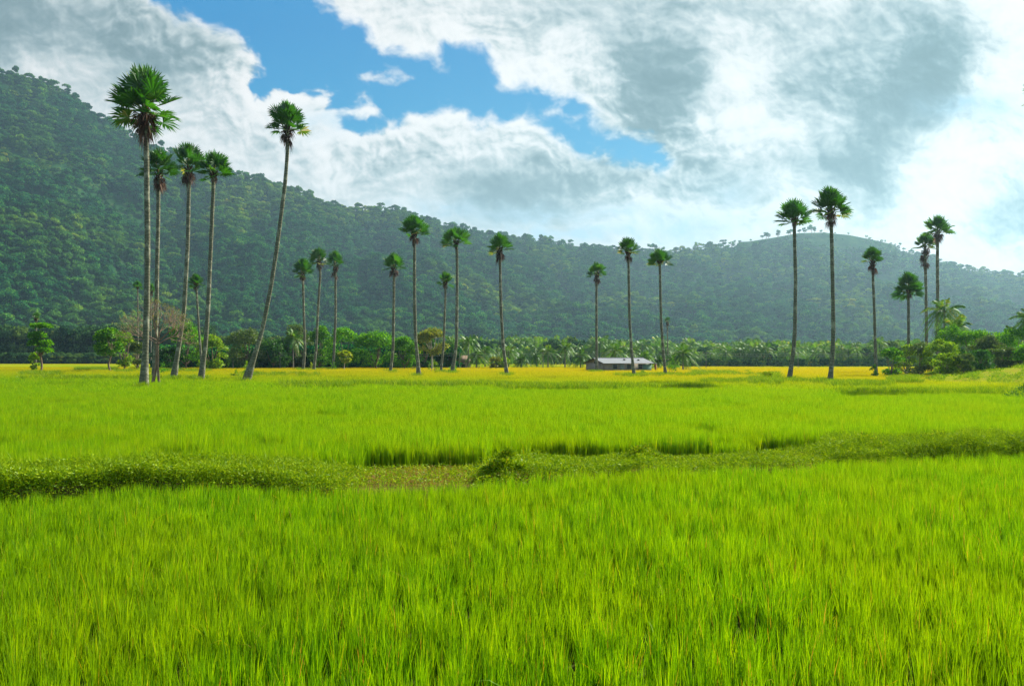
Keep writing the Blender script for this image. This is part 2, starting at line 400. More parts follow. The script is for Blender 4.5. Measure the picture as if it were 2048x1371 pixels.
# ------------------------------------------------------------------ hills
RIDGE = [(-700, 170), (-300, 130), (0, 138), (60, 152), (130, 178), (200, 228), (250, 262), (300, 288), (345, 305), (400, 325), (450, 338), (500, 349), (560, 365),
         (600, 380), (650, 404), (680, 414), (730, 411), (800, 413), (860, 432), (900, 448), (950, 464), (1000, 470), (1050, 472), (1100, 478), (1150, 486),
         (1200, 492), (1250, 492), (1300, 496), (1350, 497), (1400, 491), (1450, 487), (1500, 485), (1550, 477), (1600, 468), (1650, 467), (1700, 472), (1750, 482),
         (1800, 494), (1850, 507), (1900, 522), (1950, 537), (2000, 542), (2048, 547), (2300, 560), (2700, 590)]
RX, RY = np.array([p[0] for p in RIDGE], float), np.array([p[1] for p in RIDGE], float)
def hill(px, t):
    """world points of the slope: column px of the view, t from the foot (0) to the ridge (1) and beyond"""
    px = np.asarray(px, float); t = np.asarray(t, float)
    s = np.clip((px - 300) / 1500, -.3, 1.2)
    D0 = 760 + 330 * s; D1 = 1500 + 520 * s
    D1 = D1 + 60 * fbm(px / 300, px * 0, 7, 3)
    D = D0 + (D1 - D0) * t
    ry = np.interp(px, RX, RY)
    tree = np.where((px > 1470) & (px < 1800), 1., 12.)
    zr = EYE + D1 * (HZ - ry) / F - tree
    tt = np.clip(t, 0, 1)
    z = zr * (tt ** 1.12 * (1 - .10 * np.sin(tt * math.pi))) + 4
    x = (px - CX) / F * D
    env = np.clip(4 * tt * (1 - tt), 0, 1)
    z = z + env * (fbm(x / 210, D / 420, 91, 4) * 62 - np.abs(fbm(x / 130 + D / 700, D / 600, 19, 3)) * 60 + 16)
    z = np.where(t > 1, zr + 4 - (t - 1) * 700 * (.6 + (t - 1)), z)
    return np.stack([x, D, np.maximum(z, -.5 + 0 * z)], -1)
mb = MB(); cu = np.linspace(-700, 2700, 341); ct = np.concatenate([np.linspace(0, 1, 61), [1.03, 1.08, 1.2, 1.5]]); U, T = np.meshgrid(cu, ct)
V = hill(U, T); n = len(cu); i = np.arange(len(ct) - 1)[:, None] * n; j = np.arange(n - 1)[None]
mb.add(V.reshape(-1, 3), np.stack([i + j, i + j + 1, i + n + j + 1, i + n + j], -1).reshape(-1, 4))
tag(mb.build('hills', M['hill'], smooth=True), 'long wooded hillside falling from left to right behind the fields', kind='structure')

# ------------------------------------------------------------------ instancing of masses nobody could count
def scatter(name, pts, rot, scl, idx, meshes, label, cat):
    me = bpy.data.meshes.new(name); n = len(pts); me.vertices.add(n); me.vertices.foreach_set("co", np.asarray(pts, np.float32).ravel())
    rot = np.asarray(rot, np.float32)
    if rot.ndim == 1: rot = np.stack([rot * 0, rot * 0, rot], 1)
    scl = np.asarray(scl, np.float32)
    if scl.ndim == 1: scl = np.stack([scl, scl, scl], 1)
    for nm, ty, key, d in (("rot", 'FLOAT_VECTOR', "vector", rot), ("scl", 'FLOAT_VECTOR', "vector", scl), ("idx", 'INT', "value", np.asarray(idx, np.int32))):
        a = me.attributes.new(nm, ty, 'POINT'); a.data.foreach_set(key, np.ascontiguousarray(d).ravel())
    o = bpy.data.objects.new(name, me); link(o)
    g = bpy.data.node_groups.new(name, 'GeometryNodeTree')
    g.interface.new_socket("Geometry", in_out='INPUT', socket_type='NodeSocketGeometry'); g.interface.new_socket("Geometry", in_out='OUTPUT', socket_type='NodeSocketGeometry')
    N, L = g.nodes, g.links; gi = N.new('NodeGroupInput'); go = N.new('NodeGroupOutput')
    join = N.new('GeometryNodeJoinGeometry')
    for m in reversed(meshes):
        src = bpy.data.objects.new(m.name + "_source", m)
        oi = N.new('GeometryNodeObjectInfo'); oi.inputs['Object'].default_value = src; oi.inputs['As Instance'].default_value = False
        ti = N.new('GeometryNodeGeometryToInstance'); L.new(oi.outputs['Geometry'], ti.inputs[0]); L.new(ti.outputs[0], join.inputs[0])
    ip = N.new('GeometryNodeInstanceOnPoints'); L.new(gi.outputs[0], ip.inputs['Points']); L.new(join.outputs[0], ip.inputs['Instance'])
    ip.inputs['Pick Instance'].default_value = True
    def na(nm, ty):
        a = N.new('GeometryNodeInputNamedAttribute'); a.data_type = ty; a.inputs[0].default_value = nm
        return next(s for s in a.outputs if s.enabled and s.name == 'Attribute')
    L.new(na("idx", 'INT'), ip.inputs['Instance Index'])
    er = N.new('FunctionNodeEulerToRotation'); L.new(na("rot", 'FLOAT_VECTOR'), er.inputs[0]); L.new(er.outputs[0], ip.inputs['Rotation'])
    L.new(na("scl", 'FLOAT_VECTOR'), ip.inputs['Scale']); L.new(ip.outputs[0], go.inputs[0])
    md = o.modifiers.new("scatter", 'NODES'); md.node_group = g
    return tag(o, label, cat, kind='stuff')

def crown_cards(mb, rng, clumps, per, L, W, up=.3, inner=.75, droop=.1, flat=0.0):
    """leaf clumps: each an uneven ellipsoid shell of leaves that point outwards"""
    for (c, r) in clumps:
        n = max(8, int(per * (r[0] * r[1] * r[2]) ** (2 / 3.)))
        d = unit(rng.normal(size=(n, 3))); d[:, 2] = np.where(d[:, 2] < -.35, -d[:, 2], d[:, 2])
        k = (inner + (1 - inner) * rng.random(n)) * (1 + .18 * np.sin(d[:, 0] * 5 + c[0]) * np.cos(d[:, 1] * 4 + c[1]))
        P = np.asarray(c) + d * np.asarray(r) * k[:, None]
        dd = d + rng.normal(size=(n, 3)) * .6; dd[:, 2] += up
        s = .7 + .6 * rng.random(n)
        if flat:      # leaves laid like shingles on the outside of the clump
            k2 = rng.random(n) < flat; tg = unit(np.cross(d, rng.normal(size=(n, 3)))); nn_ = unit(d + rng.normal(size=(n, 3)) * .28); sd_ = unit(np.cross(nn_, tg)); tg = unit(np.cross(sd_, nn_))
            Pk, tk, sk2 = P[k2], tg[k2] * (L * s[k2])[:, None], sd_[k2] * (W * s[k2])[:, None]
            mb.add(np.stack([Pk - tk * .5, Pk + sk2 * .5, Pk + tk * .5, Pk - sk2 * .5], 1).reshape(-1, 3), np.arange(len(Pk) * 4).reshape(-1, 4), rng.random(len(Pk)))
            P, dd, s = P[~k2], dd[~k2], s[~k2]
        cards(mb, P, dd, L * s, W * s, rng, droop=droop)

def forest_tree(seed, flat=.75, h=1.0, material='forest'):
    """a rain-forest crown about 10 m across standing on a short visible stem"""
    rng = np.random.default_rng(seed); mb = MB(); n = rng.integers(9, 15); cl = []
    for k in range(n):
        a = rng.random() * 6.28; r = 3.6 * math.sqrt(rng.random()); q = 1 - (r / 4.6) ** 2
        cl.append((np.array([r * math.cos(a), r * math.sin(a), 6.2 * h + 3.6 * flat * q * (.7 + .5 * rng.random())]), np.array([1.5, 1.5, 1.15]) * (.75 + .6 * rng.random())))
    for k in range(5):
        a = rng.random() * 6.28
        cl.append((np.array([3.5 * math.cos(a), 3.5 * math.sin(a), 4.4 * h * (.6 + .5 * rng.random())]), np.array([1.4, 1.4, 1.3])))
    crown_cards(mb, rng, cl, 50, 1.0, .78, up=.25, inner=.86, flat=.8)
    mb.tube([[0, 0, -3], [.2, 0, 2], [0, .2, 6 * h]], [.35, .28, .15], 5)
    return mb.mesh('forest_tree', M[material])
rng = np.random.default_rng(5)
FT = [forest_tree(100 + k, .5 + .5 * rng.random(), .9 + .3 * rng.random()) for k in range(8)]
# points on the slope
n = 29000
pu = rng.uniform(-420, 2470, n); tt = rng.random(n) ** .92 * 1.02
P = hill(pu, tt)
P[:, 2] -= .5
open_ = fbm(P[:, 0] / 90, P[:, 1] / 120, 55, 4)
def spot(cx, t0, rx, rt): return np.exp(-((pu - cx) / rx) ** 2 - ((tt - t0) / rt) ** 2)
bare = .55 * spot(635, .50, 26, .16) + .5 * spot(240, .60, 60, .06) + .8 * spot(1700, .95, 110, .07) + .5 * spot(1560, .98, 120, .03) + .4 * spot(1280, .55, 60, .05) + .3 * spot(90, .66, 110, .08)
keep = (rng.random(n) > np.where(tt > .9, bare * 1.1, 0))
keep &= ~((pu > 1485) & (pu < 1745) & (tt > .985))
cell = {}
dens = np.clip((1300 / P[:, 1]), .55, 1.2)
P, pu, tt, bare = P[keep], pu[keep], tt[keep], bare[keep]
n = len(P)
sc = .66 + 1.0 * rng.random(n) ** 2.2; sc = np.where(bare > .2, sc * .55, sc)
sc = sc * np.where((tt > .55) & (pu > 1200), .85, 1.0)
s3 = np.stack([sc * (.85 + .35 * rng.random(n)), sc * (.85 + .35 * rng.random(n)), sc * (.8 + .5 * rng.random(n))], 1)
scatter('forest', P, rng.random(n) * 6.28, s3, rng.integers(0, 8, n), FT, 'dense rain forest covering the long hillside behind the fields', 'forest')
# ------------------------------------------------------------------ plantation and coconut grove at the foot of the hills
PT = [forest_tree(200 + k, 1.1, 1.5, 'plantation') for k in range(4)]
rng = np.random.default_rng(8)
n = 3000; pu = rng.uniform(-180, 1010, n); D = rng.uniform(395, 800, n); k = D < np.where(pu < 345, 2000, 2000); x = xz(pu, D)
D = np.where(rng.random(n) < .22, 395 + rng.random(n) * 12, D); x = xz(pu, D)
s = (.80 + .3 * rng.random(n)) * np.where(pu > 420, .82, 1.1) * np.where(pu > 700, .85, 1.0)
scatter('plantation', np.stack([x, D, x * 0 - .3], 1), rng.random(n) * 6.28, np.stack([s * .8, s * .8, s * 1.02], 1), rng.integers(0, 4, n), PT,
        'grey-green tree plantation in a dense row along the foot of the hill', 'plantation')
# low scrub edging the plantation
n = 900; pu = rng.uniform(-180, 420, n); D = rng.uniform(360, 385, n); s = .26 + .12 * rng.random(n)
scatter('hedge', np.stack([xz(pu, D), D, D * 0 - .6], 1), rng.random(n) * 6.28, np.stack([s, s, s], 1), rng.integers(0, 4, n), PT, 'low dark green scrub lining the field edge before the plantation', 'hedge')

def fronds(mb, rng, top, n, Lf, leaflets, el=(-40, 80), lw=.07, llen=.55, az0=0):
    """arching feather fronds of a coconut palm"""
    for k in range(n):
        a = k * 2.39996 + rng.normal() * .2 + az0; q = (k + .5) / n
        e = R(el[1] + (el[0] - el[1]) * q ** .8 + rng.normal() * 6); Lk = Lf * (.85 + .25 * rng.random()) * (1 - .25 * (1 - q) ** 2)
        h = np.array([math.cos(a), math.sin(a), 0]); m_ = 9; s = np.linspace(0, 1, m_)
        dr = (.35 + .4 * rng.random()) * (.6 + .5 * math.cos(e))
        P = top + h[None] * (Lk * s * math.cos(e) * (1 - .12 * s))[:, None]; P[:, 2] += Lk * (s * math.sin(e) - dr * s ** 2.2)
        mb.tube(P, np.linspace(.035, .008, m_), 3, .8)
        u = np.linspace(.14, .99, leaflets); C = np.stack([np.interp(u, s, P[:, i]) for i in range(3)], 1)
        T = unit(np.stack([np.interp(u, s, np.gradient(P[:, i])) for i in range(3)], 1))
        side = unit(np.cross(T, [0, 0, 1.])); vv = .25 + .6 * rng.random()
        for sg in (-1, 1):
            d = unit(side * sg + T * .75 - np.array([0, 0, .45 + .35 * rng.random()]) + rng.normal(size=T.shape) * .08)
            ln = llen * (Lk / 3) * np.sin(np.clip(u * 1.05, .12, 1) * math.pi * .93 + .12) ** .6
            wd = np.full(len(u), lw); wv = unit(np.cross(d, side * sg + [0, 0, .01])); wv = unit(np.cross(d, np.cross(T, d)))
            V = np.stack([C, C + d * ln[:, None] * .4 + T * lw / 2, C + d * ln[:, None] - [0, 0, .06], C + d * ln[:, None] * .4 - T * lw / 2], 1)
            mb.add(V.reshape(-1, 3), np.arange(len(u) * 4).reshape(-1, 4), np.clip(vv + rng.normal(size=len(u)) * .12, 0, 1))

def grove_palm(seed):
    rng = np.random.default_rng(seed); mb = MB(); fronds(mb, rng, np.array([0, 0, 5.2]), 17, 3.4, 13, lw=.16, llen=.9)
    mb.tube([[0, 0, 0], [.1, 0, 2.5], [0, 0, 5.2]], [.16, .12, .1], 5, .1); return mb.mesh('grove_palm', M['coconut_leaf'])
GP = [grove_palm(300 + k) for k in range(4)]
n = 2000; rng = np.random.default_rng(9); D = 262 + 420 * rng.random(n) ** 1.3; pu = rng.uniform(880, 2250, n)
keep = (D > 330) | (pu > 1380); pu, D = pu[keep], D[keep]; n = len(pu)
s = (.88 + .85 * rng.random(n) ** 1.3) * (1 + (D - 262) / 420 * .9) * np.where(pu < 1330, 1.1, .95)
gi = np.where(rng.random(n) < .16, rng.integers(4, 6, n), rng.integers(0, 4, n))
scatter('coconut_grove', np.stack([xz(pu, D), D, D * 0 - (.9 + 1.2 * rng.random(n)) * s], 1), rng.random(n) * 6.28, np.where(gi > 3, s * .42, s), gi, GP + PT[:2], 'far coconut grove in a long belt at the edge of the fields', 'grove')

n = 700; pu = rng.uniform(1330, 2250, n); D = rng.uniform(252, 275, n); s = .09 + .13 * rng.random(n)
scatter('hedge', np.stack([xz(pu, D), D, D * 0 - .8], 1), rng.random(n) * 6.28, s, rng.integers(0, 4, n), PT, 'low dark green scrub lining the field edge before the coconut grove', 'hedge')

# ------------------------------------------------------------------ paddy
def blades(mb, P, H, W, lean, rng, a, flop=0.0, lv=(0, .4, .75, 1.0), wf=(.8, 1, .7, .06)):
    N = len(P); th = rng.random(N) * 6.28; sx, sy = np.cos(th), np.sin(th); out = []
    for t_, q in zip(lv, wf):
        x = P[:, 0] + lean[:, 0] * H * t_ ** 2; y = P[:, 1] + lean[:, 1] * H * t_ ** 2; z = P[:, 2] + H * (t_ - flop * t_ ** 3)
        out += [np.stack([x - sx * W * q / 2, y - sy * W * q / 2, z], 1), np.stack([x + sx * W * q / 2, y + sy * W * q / 2, z], 1)]
    K = len(lv); V = np.stack(out, 1).reshape(-1, 3); b = np.arange(N)[:, None] * 2 * K
    f = np.concatenate([np.stack([b + 2 * i, b + 2 * i + 1, b + 2 * i + 3, b + 2 * i + 2], -1) for i in range(K - 1)], 1).reshape(-1, 4)
    mb.add(V, f, np.repeat(a, K - 1))
def near_edge(x): return 13.95 + .35 * np.clip((-x - 4) / 3, 0, 1) - .55 * np.exp(-((x + 1.5) / 2.4) ** 2) + .305 * (x + 8.1) + .25 * np.sin(x * .9) + .12 * np.sin(x * 2.7 + 1)
def far_edge(x): return near_edge(x) + np.interp(x, [-9, -6.2, -3.2, -1, 4, 7.5, 10, 16], [1.7, 2.2, 4.6, 4.8, 4.4, 4.2, 3.0, 3.0]) + .22 * np.sin(x * .7 + 2) + .12 * np.sin(x * 2.1)
def tillers(rng, hx, hy, per, H0=.52, Wb=.0074, spread=.05):
    n = len(hx) * per; hx = np.repeat(hx, per); hy = np.repeat(hy, per); hh = np.repeat(.80 + .34 * rng.random(len(hx) // per), per)
    ang = rng.random(n) * 6.28; r = spread * np.sqrt(rng.random(n)); dx, dy = np.cos(ang), np.sin(ang)
    P = np.stack([hx + dx * r, hy + dy * r, np.zeros(n)], 1); ln = np.abs(rng.normal(size=n)) * .10 + .015
    lean = np.stack([dx * ln, dy * ln], 1) + rng.normal(size=(n, 2)) * .05
    return P, hh * H0 * (.72 + .40 * rng.random(n)), Wb * (.7 + .6 * rng.random(n)), lean
rng = np.random.default_rng(21)
g = .175; gx = np.arange(-18, 18.5, g); gy = np.arange(3.2, 21, g); X, Y = np.meshgrid(gx, gy); X = X.ravel(); Y = Y.ravel()
X = X + rng.normal(size=X.shape) * .045; Y = Y + rng.normal(size=Y.shape) * .045
k = (np.abs(X) < .62 * Y + 5.5) & (Y < near_edge(X) - .30) & (fbm(X / 1.3, Y / 1.3, 3, 3) > -.48); X, Y = X[k], Y[k]
P, H, W, ln = tillers(rng, X, Y, 46, .47, .0066)
H *= .92 + .22 * fbm(P[:, 0] / 1.6, P[:, 1] / 1.6, 14, 3)
a = np.clip(rng.random(len(P)) * .65 + np.repeat(rng.random(len(X)), 46) * .3 - .05 + .15 * fbm(P[:, 0] / .8, P[:, 1] / .8, 8, 2), 0, .93); a = np.where(rng.random(len(P)) < .022, .95 + .05 * rng.random(len(P)), a)
mb = MB(); blades(mb, P, H, W, ln, rng, a)
# a few bent and yellowing leaves hanging over the rest
q = rng.choice(len(P), 1300, replace=False); th = rng.random(len(q)) * 6.28
blades(mb, P[q] + [0, 0, .12], H[q] * .95, W[q] * 1.0, np.stack([np.cos(th), np.sin(th)], 1) * (.45 + .5 * rng.random(len(q)))[:, None], rng, np.where(rng.random(len(q)) < .35, .97, .5 + .4 * rng.random(len(q))), flop=.38)
tag(mb.build('rice_plants', M['rice']), 'bright green young rice filling the near paddy', 'rice', kind='stuff')

def patch(name, seed, size, grid, per, Wb, m, H0=.52, lv=(0, .55, 1.0), wf=(.8, 1, .1), spread=.05):
    rng = np.random.default_rng(seed); gx = np.arange(-size / 2, size / 2, grid); X, Y = np.meshgrid(gx, gx)
    X = X.ravel() + rng.normal(size=X.size) * grid * .25; Y = Y.ravel() + rng.normal(size=Y.size) * grid * .25
    P, H, W, ln = tillers(rng, X, Y, per, H0, Wb, spread); mb = MB()
    a = np.clip(rng.random(len(P)) * .6 + np.repeat(rng.random(len(X)), per) * .42 - .05, 0, .92); a = np.where(rng.random(len(P)) < .01, .97, a)
    blades(mb, P, H, W, ln, rng, a, lv=lv, wf=wf); return mb.mesh(name, m)
RP = [patch('rice_patch', 400 + k, 1.0, .165, 26, .010, M['rice_far']) for k in range(5)]
X, Y = np.meshgrid(np.arange(-56, 56, .98), np.arange(15, 57, .98)); X = X.ravel(); Y = Y.ravel()
k = (np.abs(X) < .63 * Y + 8) & (Y > far_edge(X) + .45); X, Y = X[k], Y[k]; rng = np.random.default_rng(31); n = len(X)
scatter('rice_plants', np.stack([X, Y, X * 0], 1), rng.integers(0, 4, n) * math.pi / 2 + rng.normal(size=n) * .04, np.stack([np.ones(n) * 1.03, np.ones(n) * 1.03, 1.0 + .22 * fbm(X / 4, Y / 4, 66, 3) + .12 * rng.normal(size=n)], 1),
        rng.integers(0, 5, n), RP, 'green rice filling the middle paddy beyond the weedy bund', 'rice')
RQ = [patch('rice_patch_far', 450 + k, 3.0, .30, 14, .028, M['rice_far'], spread=.13) for k in range(5)]
X, Y = np.meshgrid(np.arange(-170, 170, 2.94), np.arange(57.5, 190, 2.94)); X = X.ravel(); Y = Y.ravel()
k = (np.abs(X) < .63 * Y + 12); X, Y = X[k], Y[k]; n = len(X)
scatter('rice_plants', np.stack([X, Y, X * 0], 1), rng.integers(0, 4, n) * math.pi / 2, np.stack([np.ones(n) * 1.02, np.ones(n) * 1.02, 1.0 + .25 * fbm(X / 9, Y / 9, 67, 3)], 1), rng.integers(0, 5, n), RQ,
        'yellowing rice of the far paddies around the palms', 'rice')

# ------------------------------------------------------------------ bund between the paddies, its weeds
mb = MB(); xs = np.linspace(-30, 34, 260); prof = np.array([(0, -.05), (.03, .2), (.08, .30), (.42, .33), (.60, .28), (.68, .1), (.73, -.05)])
def bund_h(x): return np.interp(x, [-6.5, -4, 7, 10], [1.35, .75, .75, 1.0])
V = []
for (q, z) in prof:
    y = near_edge(xs) + .1 + (far_edge(xs) - near_edge(xs) - .15) * q; V.append(np.stack([xs, y, z * bund_h(xs) + .04 * fbm(xs / .8, y / .6, 71, 4)], 1))
V = np.stack(V); n = len(xs); i = np.arange(len(prof) - 1)[:, None] * n; j = np.arange(n - 1)[None]
mb.add(V.reshape(-1, 3), np.stack([i + j, i + j + 1, i + n + j + 1, i + n + j], -1).reshape(-1, 4))
tag(mb.build('bund', M['bund'], smooth=True), 'low earth bund running between the near and middle paddies', kind='structure')
def pcol(x, y): return CX + x / y * F
rng = np.random.default_rng(41); mb = MB(); md = MB()
n = 36000; x = rng.uniform(-18, 21, n); q = rng.random(n) ** 1.15; ne, fe = near_edge(x), far_edge(x); y = ne + .08 + (fe - ne + .05) * q
u = pcol(x, y); k = np.abs(x) < .62 * y + 6; x, y, q, u = x[k], y[k], q[k], u[k]; n = len(x)
hh = np.interp(u, [0, 560, 760, 960, 1010, 1050, 1150, 1250, 1290, 1340, 1600, 1680, 1760, 1900, 2048], [.36, .30, .16, .12, .30, .24, .12, .15, .28, .12, .16, .34, .24, .36, .28])
lowright = np.clip((u - 1000) / 600, 0, 1)
hh = hh * np.clip(1 + .75 * fbm(x / .8, y / .6, 81, 3) + .5 * fbm(x / 2.6, y / 2, 83, 2), .25, 2) * np.where(q < .12, 1.0, np.where(u < 660, .85, 1.0)) * np.where((q > .55) & (u > 640) & (u < 1650), .5, 1)
k = (rng.random(n) < np.interp(u, [0, 640, 740, 940, 1000, 1640, 1680], [1, 1, .16, .14, .7, .45, 1])) & ((q < .60) | (u < 650) | (u > 1640)); x, y, q, u, hh = x[k], y[k], q[k], u[k], hh[k]; n = len(x)
z0 = .30 * bund_h(x) * np.clip(np.minimum(q * 2.4, 1 - q) * 6, 0, 1)
K = 13
for j in range(K):
    h = hh * rng.random(n) ** .8; C = np.stack([x + rng.normal(size=n) * .08, y + rng.normal(size=n) * .08, z0 + h], 1)
    d = rng.normal(size=(n, 3)); d[:, 2] = np.abs(d[:, 2]) * .8 + .1
    cards(mb, C, d, (.05 + .05 * rng.random(n)), .019 * (.6 + .7 * rng.random(n)), rng, np.clip(rng.random(n) * .9 + .1 * fbm(x / 1.5, y, 12, 2), 0, .9), droop=.2)
m_ = n; sel = rng.random(m_) < .95
blades(mb, np.stack([x, y, z0], 1)[sel], (hh * (.9 + .7 * rng.random(m_)) + .06)[sel], np.full(m_, .008)[sel], (rng.normal(size=(m_, 2)) * .3)[sel], rng, (rng.random(m_) * .85)[sel], flop=.1)
tag(mb.build('weeds', M['weed']), 'leafy green weeds growing along the bund between the paddies', 'weeds', kind='stuff')
n = 42000; x = rng.uniform(-6, 10, n); q = .10 + .55 * rng.random(n); y = near_edge(x) + (far_edge(x) - near_edge(x)) * q; u = pcol(x, y)
k = rng.random(n) < np.interp(u, [640, 740, 960, 1010, 1080, 1200, 1350, 1600, 1660], [0, 1, .9, .2, .35, .4, .8, .7, 0]); x, y, q = x[k], y[k], q[k]; n = len(x)
blades(md, np.stack([x, y, .20 * np.clip(np.minimum(q, 1 - q) * 6, 0, 1)], 1), .05 + .11 * rng.random(n), np.full(n, .006), rng.normal(size=(n, 2)) * .6, rng, rng.random(n), flop=.2)
tag(md.build('dry_grass', M['dry_grass']), 'short brownish dry grass on the trodden top of the bund', 'grass', kind='stuff')

def shrub(px, py_base, py_top, wpx, D, seed, material, label, cat='shrub', leaf=.08, per=160, name='shrub', nclump=9, z0=0.0, group=None, tall=.9, stems=5, ratio=.42):
    """a many-stemmed bush: short stems and a rounded, uneven head of leaves"""
    rng = np.random.default_rng(seed); H = EYE + (HZ - py_top) / F * D - z0; Wd = wpx / F * D; b = np.array([xz(px, D), D, z0])
    o = empty(name, b, label, cat, group); mb = MB(); cl = []
    for k in range(nclump):
        a = rng.random() * 6.28; r = Wd * .44 * math.sqrt(rng.random()); zz = H * (.22 + .62 * rng.random() * (1 - .8 * (r / (Wd * .45)) ** 2))
        rr = Wd * (.09 + .12 * rng.random()); cl.append((np.array([r * math.cos(a), r * math.sin(a), zz]), np.array([rr, rr, min(rr, H * .28)])))
    cl.append((np.array([Wd * .06, 0, H * .72]), np.array([Wd * .14, Wd * .14, H * .27])))
    crown_cards(mb, rng, cl, per / max(1e-3, (Wd * .2) ** 2), leaf, leaf * ratio, up=.6, inner=.2, droop=.15)
    mb.build('foliage', M[material], o)
    st = MB()
    for k in range(stems):
        c = cl[k % len(cl)][0]; st.tube([[c[0] * .15, c[1] * .15, -.05], c * [.5, .5, .5], c], [.02 * H + .006, .012 * H + .004, .003], 5)
    st.build('stem', M['bark'], o); return o

shrub(1012, 925, 893, 84, 16.8, 1, 'weed', 'leafy weed bush rising alone from the middle of the bund', leaf=.075, per=300, name='weed_bush', z0=.2, nclump=11)
shrub(1288, 905, 886, 70, 19.2, 2, 'weed', 'low yellow-green weed bush on the bund between the middle bush and the thick right-hand weeds', leaf=.07, per=260, name='weed_bush', z0=.2)
shrub(1722, 905, 864, 120, 21.0, 3, 'weed', 'broad dark weed bush where the bund turns thick and leafy at the right', leaf=.075, per=420, name='weed_bush', z0=.15, nclump=14)
shrub(1872, 900, 858, 130, 21.8, 4, 'weed', 'spreading weed bush on the bund nearest the right edge', leaf=.075, per=420, name='weed_bush', z0=.15, nclump=14)

# ------------------------------------------------------------------ bank of grass at the right, rough tufts on the far bunds
mb = MB(); u = np.linspace(1790, 2500, 90); Dk = np.linspace(62, 128, 46); U, Dg = np.meshgrid(u, Dk); X = xz(U, Dg)
q = np.clip((U - 1830) / 330, 0, 1.4); e = np.clip((Dg - 62) / 24, 0, 1); Z = (q ** 1.3) * 2.1 * e * e * (3 - 2 * e) + .45 * e * np.clip((U - 1810) / 60, 0, 1) + .28 * fbm(X / 5, Dg / 7, 17, 4) * e - .15 * (1 - e)
n = len(u); i = np.arange(len(Dk) - 1)[:, None] * n; j = np.arange(n - 1)[None]
mb.add(np.stack([X, Dg, Z], -1).reshape(-1, 3), np.stack([i + j, i + j + 1, i + n + j + 1, i + n + j], -1).reshape(-1, 4))
tag(mb.build('grassy_bank', M['bank'], smooth=True), 'uneven grassy bank rising at the right side of the fields', kind='structure')
BX, BD, BZ = X, Dg, Z
def bank_z(px, D):
    if px < 1790 or D < 62: return 0.0
    ui = int(np.clip((px - 1790) / 710 * 89, 0, 89)); di = int(np.clip((D - 62) / 66 * 45, 0, 45)); return max(0.0, float(BZ[di, ui]))
mb = MB(); rng = np.random.default_rng(51)
lines = [(40, 120, 742, 748, 200), (40, 420, 751, 756, 240), (150, 235, 734, 739, 400), (560, 720, 763, 770, 180), (480, 640, 744, 750, 200), (1010, 1230, 767, 775, 650), (1230, 1420, 768, 772, 150), (1380, 1500, 740, 748, 260), (1500, 1560, 744, 764, 260), (1400, 1660, 758, 762, 420), (1660, 1780, 762, 768, 300), (1230, 1400, 746, 750, 160),
         (1780, 1840, 752, 762, 500), (700, 1010, 763, 768, 350), (230, 420, 736, 742, 350), (1650, 2048, 779, 784, 300)]
lines += [(bx - 14, bx + 12, by - 1.5, by + 2, 26) for bx, by in ((287, 768), (347, 752), (401, 755), (490, 757), (606, 737), (627, 738), (667, 736), (780, 741), (837, 748), (882, 741), (904, 743), (1014, 747), (1194, 741), (1269, 749), (1332, 747), (1577, 754), (1658, 761), (1815, 746))]
for (x0, x1, y0, y1, m_) in lines:
    px = rng.uniform(x0, x1, m_); py = rng.uniform(y0, y1, m_); D = (EYE - .55) * F / (py - HZ); k = fbm(px / 22, py / 5, 5, 3) > -.15; px, D = px[k], D[k]
    per = 26; P = np.repeat(np.stack([xz(px, D), D, D * 0], 1), per, 0); P[:, :2] += rng.normal(size=(len(P), 2)) * .16; nn = len(P)
    blades(mb, P, .50 + .38 * rng.random(nn), .035 + .02 * rng.random(nn), rng.normal(size=(nn, 2)) * .3, rng, rng.random(nn), lv=(0, .55, 1.), wf=(.8, 1, .1))
X = rng.uniform(1800, 2300, 9000); D = rng.uniform(66, 125, 9000); ui = ((X - 1790) / 710 * 89).astype(int); di = ((D - 62) / 66 * 45).astype(int)
k = fbm(X / 40, D / 8, 9, 3) > -.1; X, D, ui, di = X[k], D[k], ui[k], di[k]; P = np.repeat(np.stack([xz(X, D), D, BZ[di, ui] - .04], 1), 9, 0); P[:, :2] += rng.normal(size=(len(P), 2)) * .2; nn = len(P)
blades(mb, P, .12 + .22 * rng.random(nn), .04 + .02 * rng.random(nn), rng.normal(size=(nn, 2)) * .5, rng, rng.random(nn), lv=(0, .55, 1.), wf=(.8, 1, .1))
tag(mb.build('rough_grass', M['tuft']), 'rough grass tufts along the far bunds and the bank', 'grass', kind='stuff')
